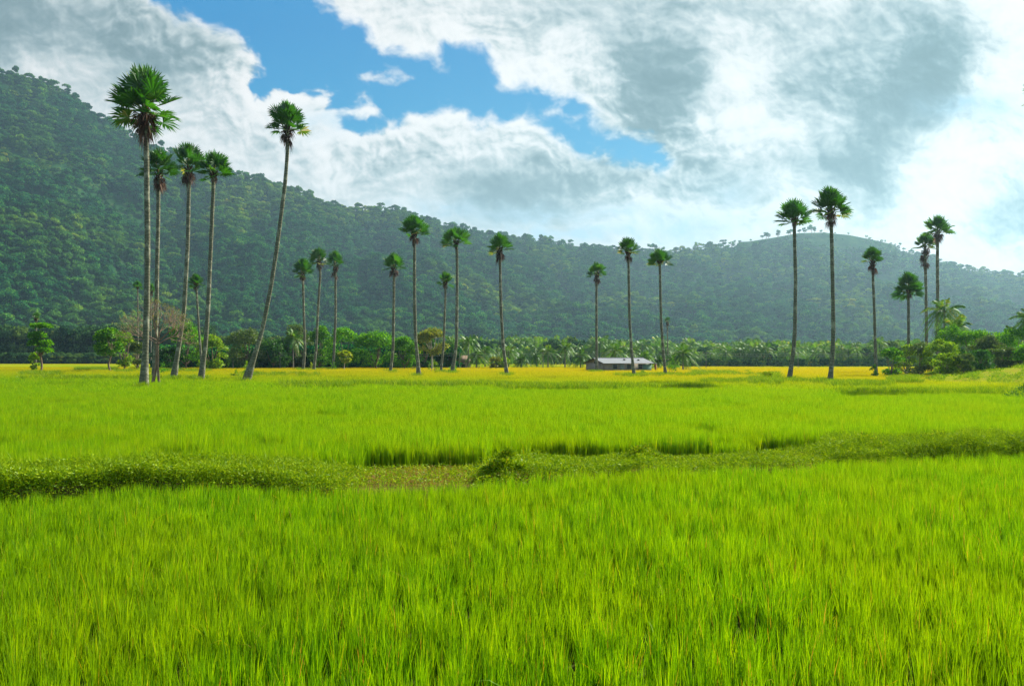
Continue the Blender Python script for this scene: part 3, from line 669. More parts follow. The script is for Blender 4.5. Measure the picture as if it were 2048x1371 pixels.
# ------------------------------------------------------------------ palmyra palms
def fan_leaf(mb, rng, root, d, pet, rad, v, segs=24, spread=125, cup=.25, droop=.14, pw=.035):
    d = unit(np.asarray(d, float)); rnd = unit(np.cross(d, unit(rng.normal(size=3)))); up = np.array([0, 0, 1.])
    s = unit(np.cross(d, up) + rnd * .55); nrm = unit(np.cross(s, d)); hub = root + d * pet
    P = np.stack([root, root + d * pet * .5 - [0, 0, -.04 * pet], hub]); mb.tube(P, [pw * 1.5, pw, pw * .7], 4, min(1, v + .35))
    a = np.radians(np.linspace(-spread, spread, segs) + rng.normal(size=segs) * 1.5)
    D = np.cos(a)[:, None] * d + np.sin(a)[:, None] * s + cup * (.3 + np.abs(np.sin(a)))[:, None] * nrm; D = unit(D)
    ln = rad * (.80 + .2 * np.cos(a)) * (.93 + .1 * rng.random(segs)); half = np.radians(spread) / segs * .54 * rad
    S_ = np.cross(D, nrm); S_ = unit(S_)
    fold = nrm * half * .5 * (np.arange(segs) % 2 * 2 - 1)[:, None]
    b = hub + D * ln[:, None] * .58
    tip = hub + D * ln[:, None]; tip[:, 2] -= droop * ln * (.4 + rng.random(segs))
    V = np.stack([np.repeat(hub[None], segs, 0), b + S_ * half + fold, tip, b - S_ * half - fold], 1).reshape(-1, 3)
    mb.add(V, np.arange(segs * 4).reshape(-1, 4), np.clip(v + rng.normal(size=segs) * .08, 0, 1))
PALMS = 'palmyra palms standing in the paddies'
def palmyra(label, trunk, crown, skirt, tw, bw, seed, D=None, n=24, lop=0.0, dist_z=.55, low=-8, second=None):
    """trunk: points of the photograph from the crown down to the foot; crown: centre x, y, width, height there"""
    rng = np.random.default_rng(seed); fx, fy = trunk[-1]
    D = D or far(fy, dist_z); base = np.array([xz(fx, D), D, bank_z(fx, D)]); s = D / F
    cx, cyy, cw, ch = crown; apex = at(trunk[0][0], trunk[0][1], D)
    o = empty('palmyra_palm', base, label, 'palm tree', PALMS)
    pts = [apex] + [at(x, y, D) for (x, y) in trunk[1:-1]] + [base - [0, 0, .15]]
    pts = np.array(pts) - base; zz = np.linspace(pts[0, 2], pts[-1, 2], 44)
    order = np.argsort(pts[:, 2]); px_ = np.interp(zz, pts[order, 2], pts[order, 0])
    for _ in range(3): px_[1:-1] = (px_[:-2] + 2 * px_[1:-1] + px_[2:]) / 4
    wob = .10 * np.sin(zz * .7 + seed) * s * 14
    P = np.stack([px_, wob * .3, zz], 1); t = np.linspace(0, 1, 44)
    r = .80 * (tw + (bw - tw) * np.clip((t - .80) / .20, 0, 1) ** 2.2 + tw * .25 * t) / 2 * s
    mb = MB(); r = r * (1 + .05 * rng.normal(size=44) * .6); mb.tube(P, r, 12); tr = mb.build('trunk', M['palm_bark'], o, smooth=True)
    Rc = cw / 2 * s * (.93 if cw > 100 else 1.10); A = apex - base; Cn = at(cx, cyy, D) - base; off = Cn - A; off[2] = 0
    topz = (ch * .5 + (trunk[0][1] - cyy)) * s
    mb = MB()
    for k in range(n):
        q = (k + .5) / n; el = R(low + (92 - low) * (1 - q) ** 1.1 + rng.normal() * 5); az = k * 2.39996 + rng.normal() * .25
        d = np.array([math.cos(az) * math.cos(el), math.sin(az) * math.cos(el), math.sin(el)]); d = d * np.array([Rc, Rc, max(topz, Rc * .7)]) / Rc
        tot = Rc * np.linalg.norm(d) * (.98 + .2 * rng.random()); d = d + off / Rc * .8
        pet = tot * (.48 + .08 * rng.random()); rad = min(tot - pet, Rc * .60)
        vv = .15 + .55 * rng.random(); vv = .93 if (q > .92 and rng.random() < .35) else vv
        fan_leaf(mb, rng, A + np.array([0, 0, -.12 * Rc * q]), d, pet, rad * 1.02, vv, pw=.022 + .005 * Rc, droop=.10 + .25 * max(0, q - .6))
    mb.build('crown', M['palm_leaf'], o)
    if skirt > 0:
        mb = MB(); sk_ = skirt * s; m_ = 11 + int(skirt / 6)
        for k in range(m_):
            q = rng.random(); az = k * 2.39996; el = R(-35 - 50 * rng.random()); zz0 = -q * sk_ * .62
            i_ = np.argmin(np.abs(P[:, 2] - (A[2] + zz0))); root = P[i_].copy(); root[2] = A[2] + zz0
            d = np.array([math.cos(az) * math.cos(el), math.sin(az) * math.cos(el), math.sin(el)])
            fan_leaf(mb, rng, root, d, min(sk_ * .2, Rc * .15), min(sk_ * .50, Rc * .48) * (.6 + .45 * rng.random()), rng.random() * .9, segs=13, spread=55, cup=.5, droop=.65, pw=.03)
        for k in range(16):   # cut leaf bases clasping the stem
            az = k * 2.39996; z0_ = A[2] - sk_ * .55 * k / 16; i_ = np.argmin(np.abs(P[:, 2] - z0_)); c = P[i_].copy(); c[2] = z0_
            h = np.array([math.cos(az), math.sin(az), 0]); mb.tube([c + h * r[i_] * .7, c + h * (r[i_] * 1.5 + .05) + [0, 0, .18], c + h * (r[i_] * 1.9 + .12) + [0, 0, .42]], [.08, .06, .03], 4, .3)
        mb.build('dead_fronds', M['dead_leaf'], o)
    if second:     # a lower tier of leaves under the main head
        mb = MB(); a2 = at(second[0], second[1], D) - base
        for k in range(12):
            az = k * 2.39996; el = R(-25 + 60 * rng.random()); d = np.array([math.cos(az) * math.cos(el), math.sin(az) * math.cos(el), math.sin(el)])
            fan_leaf(mb, rng, a2, d, second[2] * s * .24, second[2] * s * .30, .3 + .4 * rng.random())
        mb.build('lower_fronds', M['palm_leaf'], o)
    return o
palmyra('tallest palm at left with the widest crown and a long skirt of dead fronds', [(289, 218), (292, 262), (293, 330), (295, 450), (294, 600), (291, 700), (287, 768)], (281, 172, 150, 88), 58, 12, 27, 1, n=42, low=-20)
palmyra('palm half hidden behind the tallest trunk, green crown overlapping it', [(318, 345), (317, 375), (315, 500), (312, 650), (309, 752)], (316, 318, 78, 48), 34, 9, 14, 2)
palmyra('middle palm of the three that stand in a row right of the tallest', [(377, 335), (378, 365), (375, 500), (368, 620), (358, 690), (346, 753)], (378, 305, 72, 52), 34, 9, 19, 3)
palmyra('straight palm right of the bare tree, crown touching its neighbour', [(427, 348), (427, 375), (422, 480), (417, 600), (411, 690), (401, 755)], (428, 321, 74, 46), 18, 9, 18, 4)
palmyra('long palm leaning well to the right from its thick dark foot', [(574, 255), (576, 285), (570, 370), (556, 480), (541, 580), (522, 670), (509, 710), (490, 757)], (574, 221, 80, 46), 34, 9, 26, 5, n=30)
palmyra('short slim palm crossing the foot of the straight palm', [(392, 568), (394, 600), (398, 660), (405, 742)], (391, 553, 31, 20), 12, 5, 7, 6)
palmyra('tiny distant palm showing just left of the tallest trunk', [(275, 575), (276, 620), (276, 738)], (275, 566, 20, 14), 5, 3, 4, 7, D=200, n=18)
palmyra('tiny distant palm just right of the tallest trunk', [(303, 583), (302, 620), (302, 738)], (303, 573, 22, 18), 8, 3, 4, 8, D=195, n=18)
palmyra('stunted palm top standing above the layered tree at far left', [(72, 636), (72, 660), (72, 736)], (72, 627, 16, 13), 10, 4, 4, 9, D=185, n=14)
palmyra('leftmost and shortest of the three close palms left of centre', [(605, 545), (606, 570), (608, 640), (610, 700), (606, 737)], (605, 529, 44, 30), 16, 5.5, 8, 10)
palmyra('middle palm of the three close palms left of centre', [(638, 523), (641, 545), (637, 600), (632, 700), (627, 738)], (636, 509, 42, 34), 16, 5.5, 8, 11)
palmyra('palm of the close trio with a pale shaggy skirt of dead leaves', [(670, 527), (671, 560), (671, 640), (668, 700), (666, 736)], (669, 513, 36, 30), 40, 5.5, 7, 12)
palmyra('mid-height palm in front of the two round trees', [(787, 533), (788, 555), (787, 640), (786, 700), (780, 741)], (787, 517, 46, 30), 20, 6, 8, 13)
palmyra('tall palm with a foot that kicks out to the right', [(828, 465), (829, 500), (829, 600), (831, 680), (835, 715), (838, 748)], (826, 446, 60, 36), 22, 7, 13, 14)
palmyra('small palm with a bush at its foot beside the yellowish tree', [(890, 565), (891, 580), (889, 640), (887, 690), (881, 741)], (890, 552, 34, 24), 12, 5, 7, 15, n=22)
palmyra('tall palm curving to the left at its weedy foot, near the centre', [(912, 482), (914, 505), (914, 600), (913, 680), (910, 710), (903, 742)], (912, 467, 62, 32), 14, 6.5, 11, 16, low=-16)
palmyra('tall palm standing alone right of the centre group', [(999, 497), (1000, 525), (1002, 620), (1006, 690), (1015, 747)], (997, 480, 54, 34), 26, 6.5, 12, 17)
palmyra('palm standing in front of the gable end of the house', [(1194, 547), (1193, 570), (1193, 660), (1193, 740)], (1195, 533, 42, 24), 18, 5.5, 7, 18, n=24)
palmyra('tall palm standing in front of the roof of the house', [(1256, 503), (1257, 525), (1259, 640), (1263, 700), (1269, 749)], (1255, 486, 48, 28), 18, 6, 10, 19)
palmyra('palm beside the house with a green bush at its foot', [(1319, 523), (1320, 545), (1322, 640), (1326, 700), (1332, 747)], (1319, 508, 52, 28), 8, 6, 9, 20, low=-14)
palmyra('tiny far palm seen to the right of the palm beside the house', [(1335, 643), (1335, 660), (1336, 733)], (1335, 637, 15, 9), 14, 2.5, 3, 21, D=240, n=16)
palmyra('shorter of the two tall dark palms against the bright sky', [(1589, 440), (1589, 470), (1591, 560), (1590, 660), (1587, 700), (1577, 754)], (1589, 417, 72, 42), 14, 8, 14, 22, n=30)
palmyra('taller of the two tall dark palms against the bright sky', [(1661, 422), (1663, 455), (1665, 560), (1667, 660), (1665, 710), (1658, 761)], (1660, 394, 78, 46), 28, 8.5, 16, 23, n=30)
palmyra('palm with a ragged pale skirt and a leafy foot in the gold rice', [(1745, 519), (1746, 550), (1749, 640), (1751, 700), (1752, 750)], (1745, 506, 42, 30), 34, 6, 9, 24)
palmyra('stocky palm with two tiers of leaves standing before the thicket', [(1818, 578), (1817, 600), (1817, 680), (1815, 746)], (1815, 556, 50, 32), 16, 6, 8, 25, second=(1817, 585, 70))
palmyra('palm with the longest dead skirt beside the taller right-hand palm', [(1850, 492), (1851, 540), (1853, 640), (1852, 736)], (1850, 479, 46, 28), 56, 6.5, 8, 26, D=150)
palmyra('rightmost tall palm, its head over the bright cloud', [(1875, 462), (1875, 490), (1875, 600), (1874, 736)], (1876, 447, 62, 36), 24, 7, 9, 27, D=140)
palmyra('palm just outside the frame whose leaf tips reach in at the right edge', [(2100, 190), (2102, 300), (2104, 768)], (2098, 158, 86, 56), 30, 11, 20, 28, D=72)

# ------------------------------------------------------------------ coconut palms that can be told apart
def coconut(label, px, py_top, py_base, wpx, D, seed, lean=0, n=26, hidden=False, el=(-42, 82)):
    rng = np.random.default_rng(seed); s = D / F; base = np.array([xz(px, D), D, 0.0]); top = at(px + lean, py_top + wpx * .42, D) - base
    top[2] = max(top[2], .8); o = empty('coconut_palm', base, label, 'coconut palm', 'coconut palms along the far field edge'); mb = MB()
    fronds(mb, rng, top, n, wpx * s * .66, 22, el, lw=.13, llen=.80); mb.build('crown', M['coconut_leaf'], o)
    mb = MB(); z = np.linspace(-.1, top[2], 9); q = (z + .1) / (top[2] + .1); mb.tube(np.stack([top[0] * q ** 1.4, 0 * q, z], 1), (.20 - .09 * q ** .5) * (.7 + top[2] / 14), 8); mb.build('trunk', M['coconut_bark'], o, smooth=True)
    return o
for a in [('dark coconut palm half behind the rightmost tall palm', 1889, 582, 740, 92, 118, 1), ('coconut palm with shining fronds rising from the right-hand thicket', 1913, 618, 740, 92, 112, 2),
          ('coconut palm cut off by the right edge of the picture', 2058, 604, 740, 76, 105, 3), ('narrow dark coconut palm standing in the thicket near the right edge', 2024, 645, 740, 40, 116, 4),
          ('coconut palm with a hanging brown frond left of the house', 1130, 672, 734, 56, 190, 5), ('low coconut palm left of the one with brown fronds', 1096, 682, 735, 50, 186, 6),
          ('yellowish low coconut palm just left of the house', 1161, 692, 735, 48, 180, 7), ('largest coconut palm, spreading behind the house roof', 1229, 673, 740, 72, 165, 8),
          ('coconut palm behind the house beside the roof palm trunk', 1262, 684, 740, 44, 190, 9), ('yellow-green coconut palm behind the right end of the house', 1288, 692, 740, 54, 170, 10),
          ('upright coconut palm standing alone right of the house', 1366, 682, 740, 62, 152, 11), ('small round coconut palm in the gold rice right of centre', 1043, 703, 735, 38, 185, 12),
          ('small coconut palm next to the round one', 1073, 698, 735, 36, 200, 13), ('coconut palm behind the tall lone palm', 1017, 684, 734, 46, 205, 14),
          ('coconut palm with pale fronds left of the tall lone palm', 970, 680, 734, 52, 190, 15), ('tallest coconut palm of the clump beside the hut', 937, 660, 736, 56, 182, 16),
          ('coconut palm rising behind the leaning centre palm', 902, 664, 736, 50, 200, 17), ('coconut palm in the dark trees left of the close trio', 586, 652, 737, 54, 178, 18),
          ('leaning coconut palm in the dark trees behind the long leaning palm', 466, 684, 737, 50, 176, 19), ('small coconut palm at the right gable of the house', 1316, 706, 740, 32, 175, 20),
          ('bushy coconut palm under the tallest of the clump', 953, 690, 736, 46, 178, 21), ('dark coconut palm between the thicket and the ragged palm', 1845, 680, 740, 54, 122, 22), ('short coconut palm left of the upright lone one', 1346, 702, 740, 34, 165, 23)]:
    coconut(a[0], a[1], a[2], a[3], a[4], a[5], 500 + a[6])

# ------------------------------------------------------------------ broad-leaved trees
def broadleaf(label, px, top, wpx, D, seed, material='leaf_mid', bark='bark', bare=.30, nclump=24, leaf=.32, per=1500, name='broadleaf_tree', lean=0, thick=.018, flat=.5, group='broad-leaved trees behind the palms', layers=None, forks=1):
    rng = np.random.default_rng(seed); b = np.array([xz(px, D), D, bank_z(px, D)]); H = EYE + (HZ - top) / F * D - b[2]; Wd = wpx / F * D; lx = lean / F * D
    o = empty(name, b, label, 'tree', group); cl = []
    if layers:
        for (dx, zf, wf, hf) in layers:
            for k in range(4):
                cl.append((np.array([dx * Wd + rng.normal() * wf * Wd * .22, rng.normal() * wf * Wd * .22, zf * H + rng.normal() * .02 * H]), np.array([wf * Wd * .34, wf * Wd * .34, hf * H * .6])))
    else:
        for k in range(nclump):
            a = rng.random() * 6.28; u = rng.random(); r = Wd * .38 * math.sqrt(u); q = math.sqrt(max(0, 1 - u))
            lo = bare * H; zz = lo + (H * .97 - lo) * (.5 + (.5 * q) * rng.choice([-1, 1, 1]) * (.7 + .3 * rng.random())) - .02 * H
            rr = Wd * (.14 + .11 * rng.random()); cl.append((np.array([lx + r * math.cos(a), r * math.sin(a), max(zz, lo)]), np.array([rr, rr, rr * (.6 + .4 * flat)])))
    cl = [(c, np.minimum(r, np.maximum(H * 1.06 - c[2], .07 * H) + 0 * r)) for c, r in cl]
    mb = MB(); crown_cards(mb, rng, cl, 1.75 * per / max(.05, len(cl) * np.mean([(r[0] * r[1] * r[2]) ** (2 / 3.) for _, r in cl])), leaf, leaf * .65, up=.4, inner=.55, flat=.35)
    mb.build('crown', M[material], o)
    mb = MB(); fork = np.array([lx * .4, 0, max(bare, .12) * H * 1.05]); r0 = thick * H + .02
    for f_ in range(forks):
        st = np.array([(f_ - (forks - 1) / 2) * r0 * 4, 0, -.1])
        mb.tube([st, (st + fork) / 2 + rng.normal(size=3) * [r0, r0, 0], fork], [r0 * 1.35, r0, r0 * .85], 8)
    for c, r in cl[::2]:
        mid = (fork + c) / 2 + rng.normal(size=3) * Wd * .02; mid[2] -= .03 * H; mb.tube([fork, mid, c], [r0 * .55, r0 * .33, r0 * .08], 5)
    mb.build('trunk', M[bark], o); return o
broadleaf('layered tree with a flat dark top at far left', 82, 646, 56, 142, 1, 'leaf_mid', thick=.016, per=5200, bare=.3, layers=[(0, .93, .95, .09), (-.12, .74, .62, .12), (.02, .58, .42, .12), (.2, .46, .6, .08), (-.2, .62, .3, .09)])
broadleaf('dense rounded tree with a forked trunk left of the tallest palm', 222, 656, 62, 140, 2, 'leaf_mid', bare=.38, per=4200, nclump=26)
broadleaf('thin yellow-green tree between the rounded tree and the tallest palm', 250, 662, 36, 152, 3, 'leaf_lime', bare=.12, per=1500)
broadleaf('small olive-leaved tree just left of the tallest palm foot', 274, 684, 34, 156, 4, 'leaf_olive', bare=.15, per=1100)
broadleaf('slim shrub-like tree left of the layered tree foot', 70, 702, 20, 148, 5, 'leaf_lime', bare=.05, per=600)
broadleaf('bright green tree behind the foot of the middle row palm', 372, 648, 70, 168, 6, 'leaf_mid', bare=.08, per=3200)
broadleaf('light green tree behind the straight palm foot', 424, 672, 58, 160, 7, 'leaf_lime', bare=.05, per=3200)
broadleaf('dark bush-like tree closing the gap under the bare tree', 345, 690, 50, 164, 8, 'leaf_dark', bare=.03, per=2200)
broadleaf('big olive tree behind the foot of the leaning palm', 492, 656, 78, 174, 9, 'leaf_olive', bare=.05, per=4200, nclump=28)
broadleaf('low dark tree right of the leaning palm foot', 546, 676, 72, 176, 10, 'leaf_dark', bare=.03, per=3400)
broadleaf('tall dark tree with a ragged top left of the close trio', 594, 650, 60, 182, 11, 'leaf_olive', bare=.05, per=3400)
broadleaf('green tree behind the middle palm of the close trio', 640, 654, 58, 176, 12, 'leaf_mid', bare=.05, per=3400)
broadleaf('large round bright-edged tree behind the shaggy palm', 688, 651, 66, 172, 13, 'leaf_mid', bare=.06, per=4200, nclump=28)
broadleaf('small lime yellow tree on a thin stem before the dark trees', 689, 702, 26, 158, 14, 'leaf_yellow', 'pale_bark', bare=.45, per=900, thick=.012)
broadleaf('broad dome-shaped tree left of the mid-height palm', 752, 666, 84, 172, 15, 'leaf_mid', bare=.04, per=5000, nclump=32)
broadleaf('dome-shaped tree between the mid-height palm and the kicked-out palm', 808, 673, 58, 170, 16, 'leaf_mid', bare=.04, per=3600)
broadleaf('dark tree behind the yellowish pale-trunked tree', 850, 676, 60, 180, 17, 'leaf_dark', bare=.03, per=3400)
broadleaf('yellowish-bronze tree with a pale trunk right of the kicked-out palm', 864, 660, 62, 160, 18, 'leaf_bronze', 'pale_bark', bare=.40, per=3000, thick=.02)
broadleaf('dark tree behind the small palm with the bush', 893, 684, 46, 184, 19, 'leaf_dark', bare=.05, per=2200)
broadleaf('low orange-leaved bush-tree between the clump and the lone palm', 991, 712, 26, 176, 20, 'leaf_bronze', bare=.03, per=700)
broadleaf('small bright tree right of the round coconut palm', 1004, 716, 34, 178, 21, 'leaf_lime', bare=.03, per=800)
TG = 'trees and shrubs of the right-hand thicket'
for k, a in enumerate([('isolated rounded shrub-tree at the left end of the thicket', 1782, 702, 44, 104, 'leaf_mid'), ('yellow-green shrub-tree behind the two-tiered palm', 1812, 698, 42, 108, 'leaf_lime'),
          ('open-branched light shrub before the longest-skirted palm', 1836, 696, 50, 100, 'leaf_olive'), ('flat layered shrub-tree at the front of the thicket', 1880, 692, 60, 98, 'leaf_lime'),
          ('tall green tree below the coconut pair', 1905, 664, 66, 108, 'leaf_mid'), ('bushy tree filling the middle of the thicket', 1944, 668, 66, 106, 'leaf_mid'),
          ('darker tree with a gap beside it in the thicket', 1975, 684, 56, 100, 'leaf_olive'), ('bright tree behind the crest of the bank', 2006, 676, 58, 108, 'leaf_mid'),
          ('rightmost tree of the thicket at the picture edge', 2040, 668, 66, 104, 'leaf_mid'), ('low lime shrub at the front foot of the thicket', 1893, 716, 44, 90, 'leaf_lime'),
          ('low dark shrub between two brighter ones at the bank', 1960, 712, 50, 92, 'leaf_dark'), ('small leafy shrub in the shade by the bank crest', 1926, 716, 36, 90, 'leaf_olive'), ('low olive shrub on the crest of the bank', 2012, 708, 60, 96, 'leaf_olive'), ('low green shrub at the right end of the bank crest', 2062, 700, 60, 94, 'leaf_mid')]):
    broadleaf(a[0], a[1], a[2] - 10, a[3] * 1.15, a[4], 40 + k, a[5], bare=.05, per=3400 if a[3] > 50 else 1900, leaf=.19, group=TG, name='thicket_tree', nclump=20)

# bare tree among the left palms
def bare_tree(label, D=76):
    rng = np.random.default_rng(77); base = np.array([xz(308, D), D, 0]); o = empty('bare_tree', base, label, 'tree'); tr = MB(); tw = MB(); lf = []
    def grow(p, d, L, r, depth, mb):
        m = 4; P = [p]; q = d.copy()
        for k in range(m):
            q = unit(q + rng.normal(size=3) * .16 + np.array([0, 0, .04])); p = p + q * L / m; P.append(p)
        mb.tube(P, np.linspace(r, r * .6, m + 1), 6 if r > .03 else 3)
        r = max(r, .011)
        if depth == 0: lf.append(p); return
        for k in range(3 if depth > 3 else 2 + (rng.random() < .55)):
            dd = unit(q + rng.normal(size=3) * (.50 if depth < 4 else .38) * np.array([1.1, 1.1, .8])); grow(p, dd, L * (.66 + .16 * rng.random()), r * .56, depth - 1, tw if r * .56 < .045 else tr)
    s = D / F
    for (a, b, r) in (((304, 768), (316, 682), .13), ((319, 756), (316, 690), .10)):
        A = at(a[0], a[1], D) - base; A[2] = -.1; B = at(b[0], b[1], D) - base
        tr.tube([A, A * .55 + B * .45 + [(.1 if a[0] < 310 else -.08), 0, 0], B], [r * 1.4, r, r * .9], 8)
        for dx, dz in ((-1.1, .8), (.4, 1.2), (1.0, .9), (-.3, 1.3)): grow(B, unit(np.array([dx, rng.normal() * .5, dz])), 1.25, r * .62, 5, tr)
    tr.build('trunk', M['red_bark'], o); tw.build('twigs', M['twig'], o)
    mb = MB(); L_ = np.array(lf); k = rng.random(len(L_)) < .35; C = np.repeat(L_[k], 3, 0) + rng.normal(size=(3 * k.sum(), 3)) * .08
    cards(mb, C, rng.normal(size=C.shape), .10, .06, rng); mb.build('sparse_leaves', M['leaf_bronze'], o)
bare_tree('nearly leafless tree with brown twigs between the tallest palm and its neighbours')

for a in [(867, 741, 718, 24, 136, 21, 'leaf_lime', 'yellow-green bush at the foot of the small palm'), (908, 744, 728, 24, 130, 22, 'leaf_mid', 'weedy bush hugging the foot of the left-curving palm'),
          (1343, 748, 712, 32, 122, 23, 'leaf_mid', 'leafy green bush at the foot of the palm beside the house'), (1748, 750, 727, 20, 99, 24, 'leaf_dark', 'dark bush wrapped round the foot of the ragged palm'),
          (2040, 795, 766, 66, 46, 25, 'leaf_dark', 'dark rounded bush at the right edge of the fields'), (1537, 762, 741, 28, 85, 26, 'tuft', 'small grassy bush in the gold rice left of the two dark palms'),
          (667, 738, 722, 14, 158, 27, 'leaf_mid', 'small bush at the foot of the shaggy palm'), (622, 738, 722, 10, 160, 28, 'leaf_yellow', 'tiny yellow bush at the foot of the middle trio palm'),
          (471, 752, 738, 18, 100, 29, 'leaf_lime', 'thin spiky bush left of the leaning palm foot'), (492, 745, 718, 18, 112, 30, 'leaf_lime', 'small light bush behind the leaning palm foot'),
          (325, 742, 724, 34, 118, 31, 'leaf_mid', 'low bush behind the bare tree foot'), (1285, 750, 740, 20, 118, 32, 'tuft', 'low weed clump at the foot of the roof palm'), (829, 742, 732, 18, 160, 33, 'leaf_bronze', 'low brown bush left of the kicked-out palm')]:
    shrub(a[0], a[1], a[2], a[3], a[4], 600 + a[5], a[6], a[7], 'bush', leaf=.13 if a[4] > 60 else .09, per=70 if a[3] < 20 else 130, name='bush', ratio=.5, group='bushes among the palms')

# understorey that closes the wall of trees down to the ground
rng = np.random.default_rng(88); n = 420; pu = rng.uniform(325, 905, n); D = rng.uniform(183, 200, n); s = .46 + .20 * rng.random(n)
DT = [forest_tree(230 + k, .9, .8, 'forest') for k in range(3)]
scatter('undergrowth', np.stack([xz(pu, D), D, D * 0 - .8], 1), rng.random(n) * 6.28, s, rng.integers(0, 3, n), DT, 'dark undergrowth filling the wall of trees behind the palms', 'undergrowth')

# ------------------------------------------------------------------ house
M['wall'] = plain('weathered_wall', (.27, .23, .17), .9, .3, 1.2); M['gwall'] = plain('green_wall', (.10, .20, .13), .8, .3, 2)
M['roof'] = plain('metal_roof', (.15, .17, .175), .85, .12, 1.5); M['dark'] = plain('dark_opening', (.03, .035, .03), .6, .2); M['frame'] = plain('window_frame', (.20, .24, .18), .7, .2); M['brick'] = plain('brick_pillar', (.30, .12, .06), .9, .25)
M['thatch'] = plain('thatch', (.20, .13, .08), .9, .3, 6); M['pole'] = plain('pole_wood', (.12, .11, .09), .9, .2); M['cable'] = plain('cable', (.30, .32, .30), .5, .1)
def house():
    D = 143; th = R(24); o = empty('house', (xz(1240, D) , D + 2.0, 0), 'long low farmhouse with a pale metal roof standing in the gold rice', 'house'); o.rotation_euler = (0, 0, th)
    Lh, Wh, He, Hr = 4.6, 3.1, 1.72, 2.42
    mb = MB(); t = .12
    mb.box((0, -Wh + t, He / 2), (Lh, t, He / 2)); mb.box((0, Wh - t, He / 2), (Lh, t, He / 2))
    for sx in (-1, 1):
        mb.box((sx * (Lh - t), 0, He / 2), (t, Wh - 2 * t - .003, He / 2))
        x0, x1 = sx * (Lh - 2 * t), sx * Lh
        v = [[x0, -Wh, He + .002], [x0, Wh, He + .002], [x0, 0, Hr], [x0, 0, Hr], [x1, -Wh, He + .002], [x1, Wh, He + .002], [x1, 0, Hr], [x1, 0, Hr]]
        mb.add(v, [[0, 1, 2, 3], [4, 5, 6, 7], [0, 4, 7, 3], [1, 5, 6, 2]])
    mb.build('wall', M['wall'], o)
    mb = MB(); mb.box((Lh - 1.0, -Wh - .03, .8), (.95, .028, .78)); mb.build('painted_panel', M['gwall'], o)
    mb = MB(); nx = 80; xs = np.linspace(-Lh - .35, Lh + .35, nx); sl = (Hr + .06 - He) / Wh
    for sy in (-1, 1):
        ys = np.array([0, sy * (Wh + .45)]); V = []
        for up_ in (0, .05):
            for y in ys: V.append(np.stack([xs, xs * 0 + y, Hr + .08 - abs(y) * sl + up_ + .018 * np.sin(xs * 30)], 1))
        V = np.concatenate(V); i = np.arange(nx - 1); f = [np.stack([i + a * nx, i + 1 + a * nx, i + 1 + b * nx, i + b * nx], 1) for a, b in ((0, 1), (2, 3), (0, 2), (1, 3))]
        mb.add(V, np.concatenate(f))
    rf = mb.build('roof', M['roof'], o)
    mb = MB(); mb.tube([[-Lh - .36, 0, Hr + .15], [Lh + .36, 0, Hr + .15]], .07, 8); mb.build('ridge_cap', M['roof'], rf)
    for x in (-2.6, .1, 2.35):
        mb = MB()
        for dx, dz, hx, hz in ((-.42, 0, .05, .45), (.42, 0, .05, .45), (0, .42, .368, .05), (0, -.42, .368, .05)): mb.box((x + dx, -Wh - .07, 1.12 + dz), (hx, .05, hz))
        f = mb.build('window', M['frame'], o); mb = MB(); mb.box((x, -Wh - .066, 1.12), (.366, .006, .366)); mb.build('pane', M['dark'], f)
    mb = MB(); mb.box((-1.2, -Wh - .04, .85), (.42, .03, .8)); d = mb.build('door', M['frame'], o); mb = MB(); mb.box((-.9, -Wh - .09, .9), (.03, .018, .05)); mb.build('handle', M['dark'], d)
    mb = MB(); mb.box((-Lh - .03, 0, 1.85), (.028, .22, .2)); mb.build('vent', M['dark'], o)
    mb = MB(); mb.box((Lh + 1.1, -.4, 1.62), (.75, 1.6, .04)); mb.build('porch_roof', M['roof'], o)
    for y in (-1.8, 1.0):
        mb = MB(); mb.box((Lh + 1.65, y, .79), (.12, .12, .785)); mb.build('pillar', M['brick'], o)
    for i_ in range(2):
        mb = MB(); mb.box((.3 + i_ * 2.6, -1.4 - .3 * i_, Hr + .08 - (1.4 + .3 * i_) * sl + .16), (.15, .12, .09)); mb.build('roof_weight', M['dark'], rf)
house()
def hut():
    D = 186; o = empty('thatched_hut', (xz(927, D), D, 0), 'small thatched hut under the coconut clump', 'hut')
    mb = MB(); mb.box((0, 0, .8), (1.5, 1.2, .8)); mb.build('wall', M['wall'], o)
    mb = MB(); v = [[-1.9, -1.7, 1.5], [1.9, -1.7, 1.5], [1.9, 1.7, 1.5], [-1.9, 1.7, 1.5], [-.9, 0, 3.1], [.9, 0, 3.1]]; mb.add(v, [[0, 1, 5, 4], [2, 3, 4, 5], [1, 2, 5, 5], [3, 0, 4, 4], [0, 3, 2, 1]]); mb.build('roof', M['thatch'], o)
    mb = MB(); mb.box((.1, -1.22, .6), (.35, .018, .58)); mb.build('door', M['dark'], o)
hut()

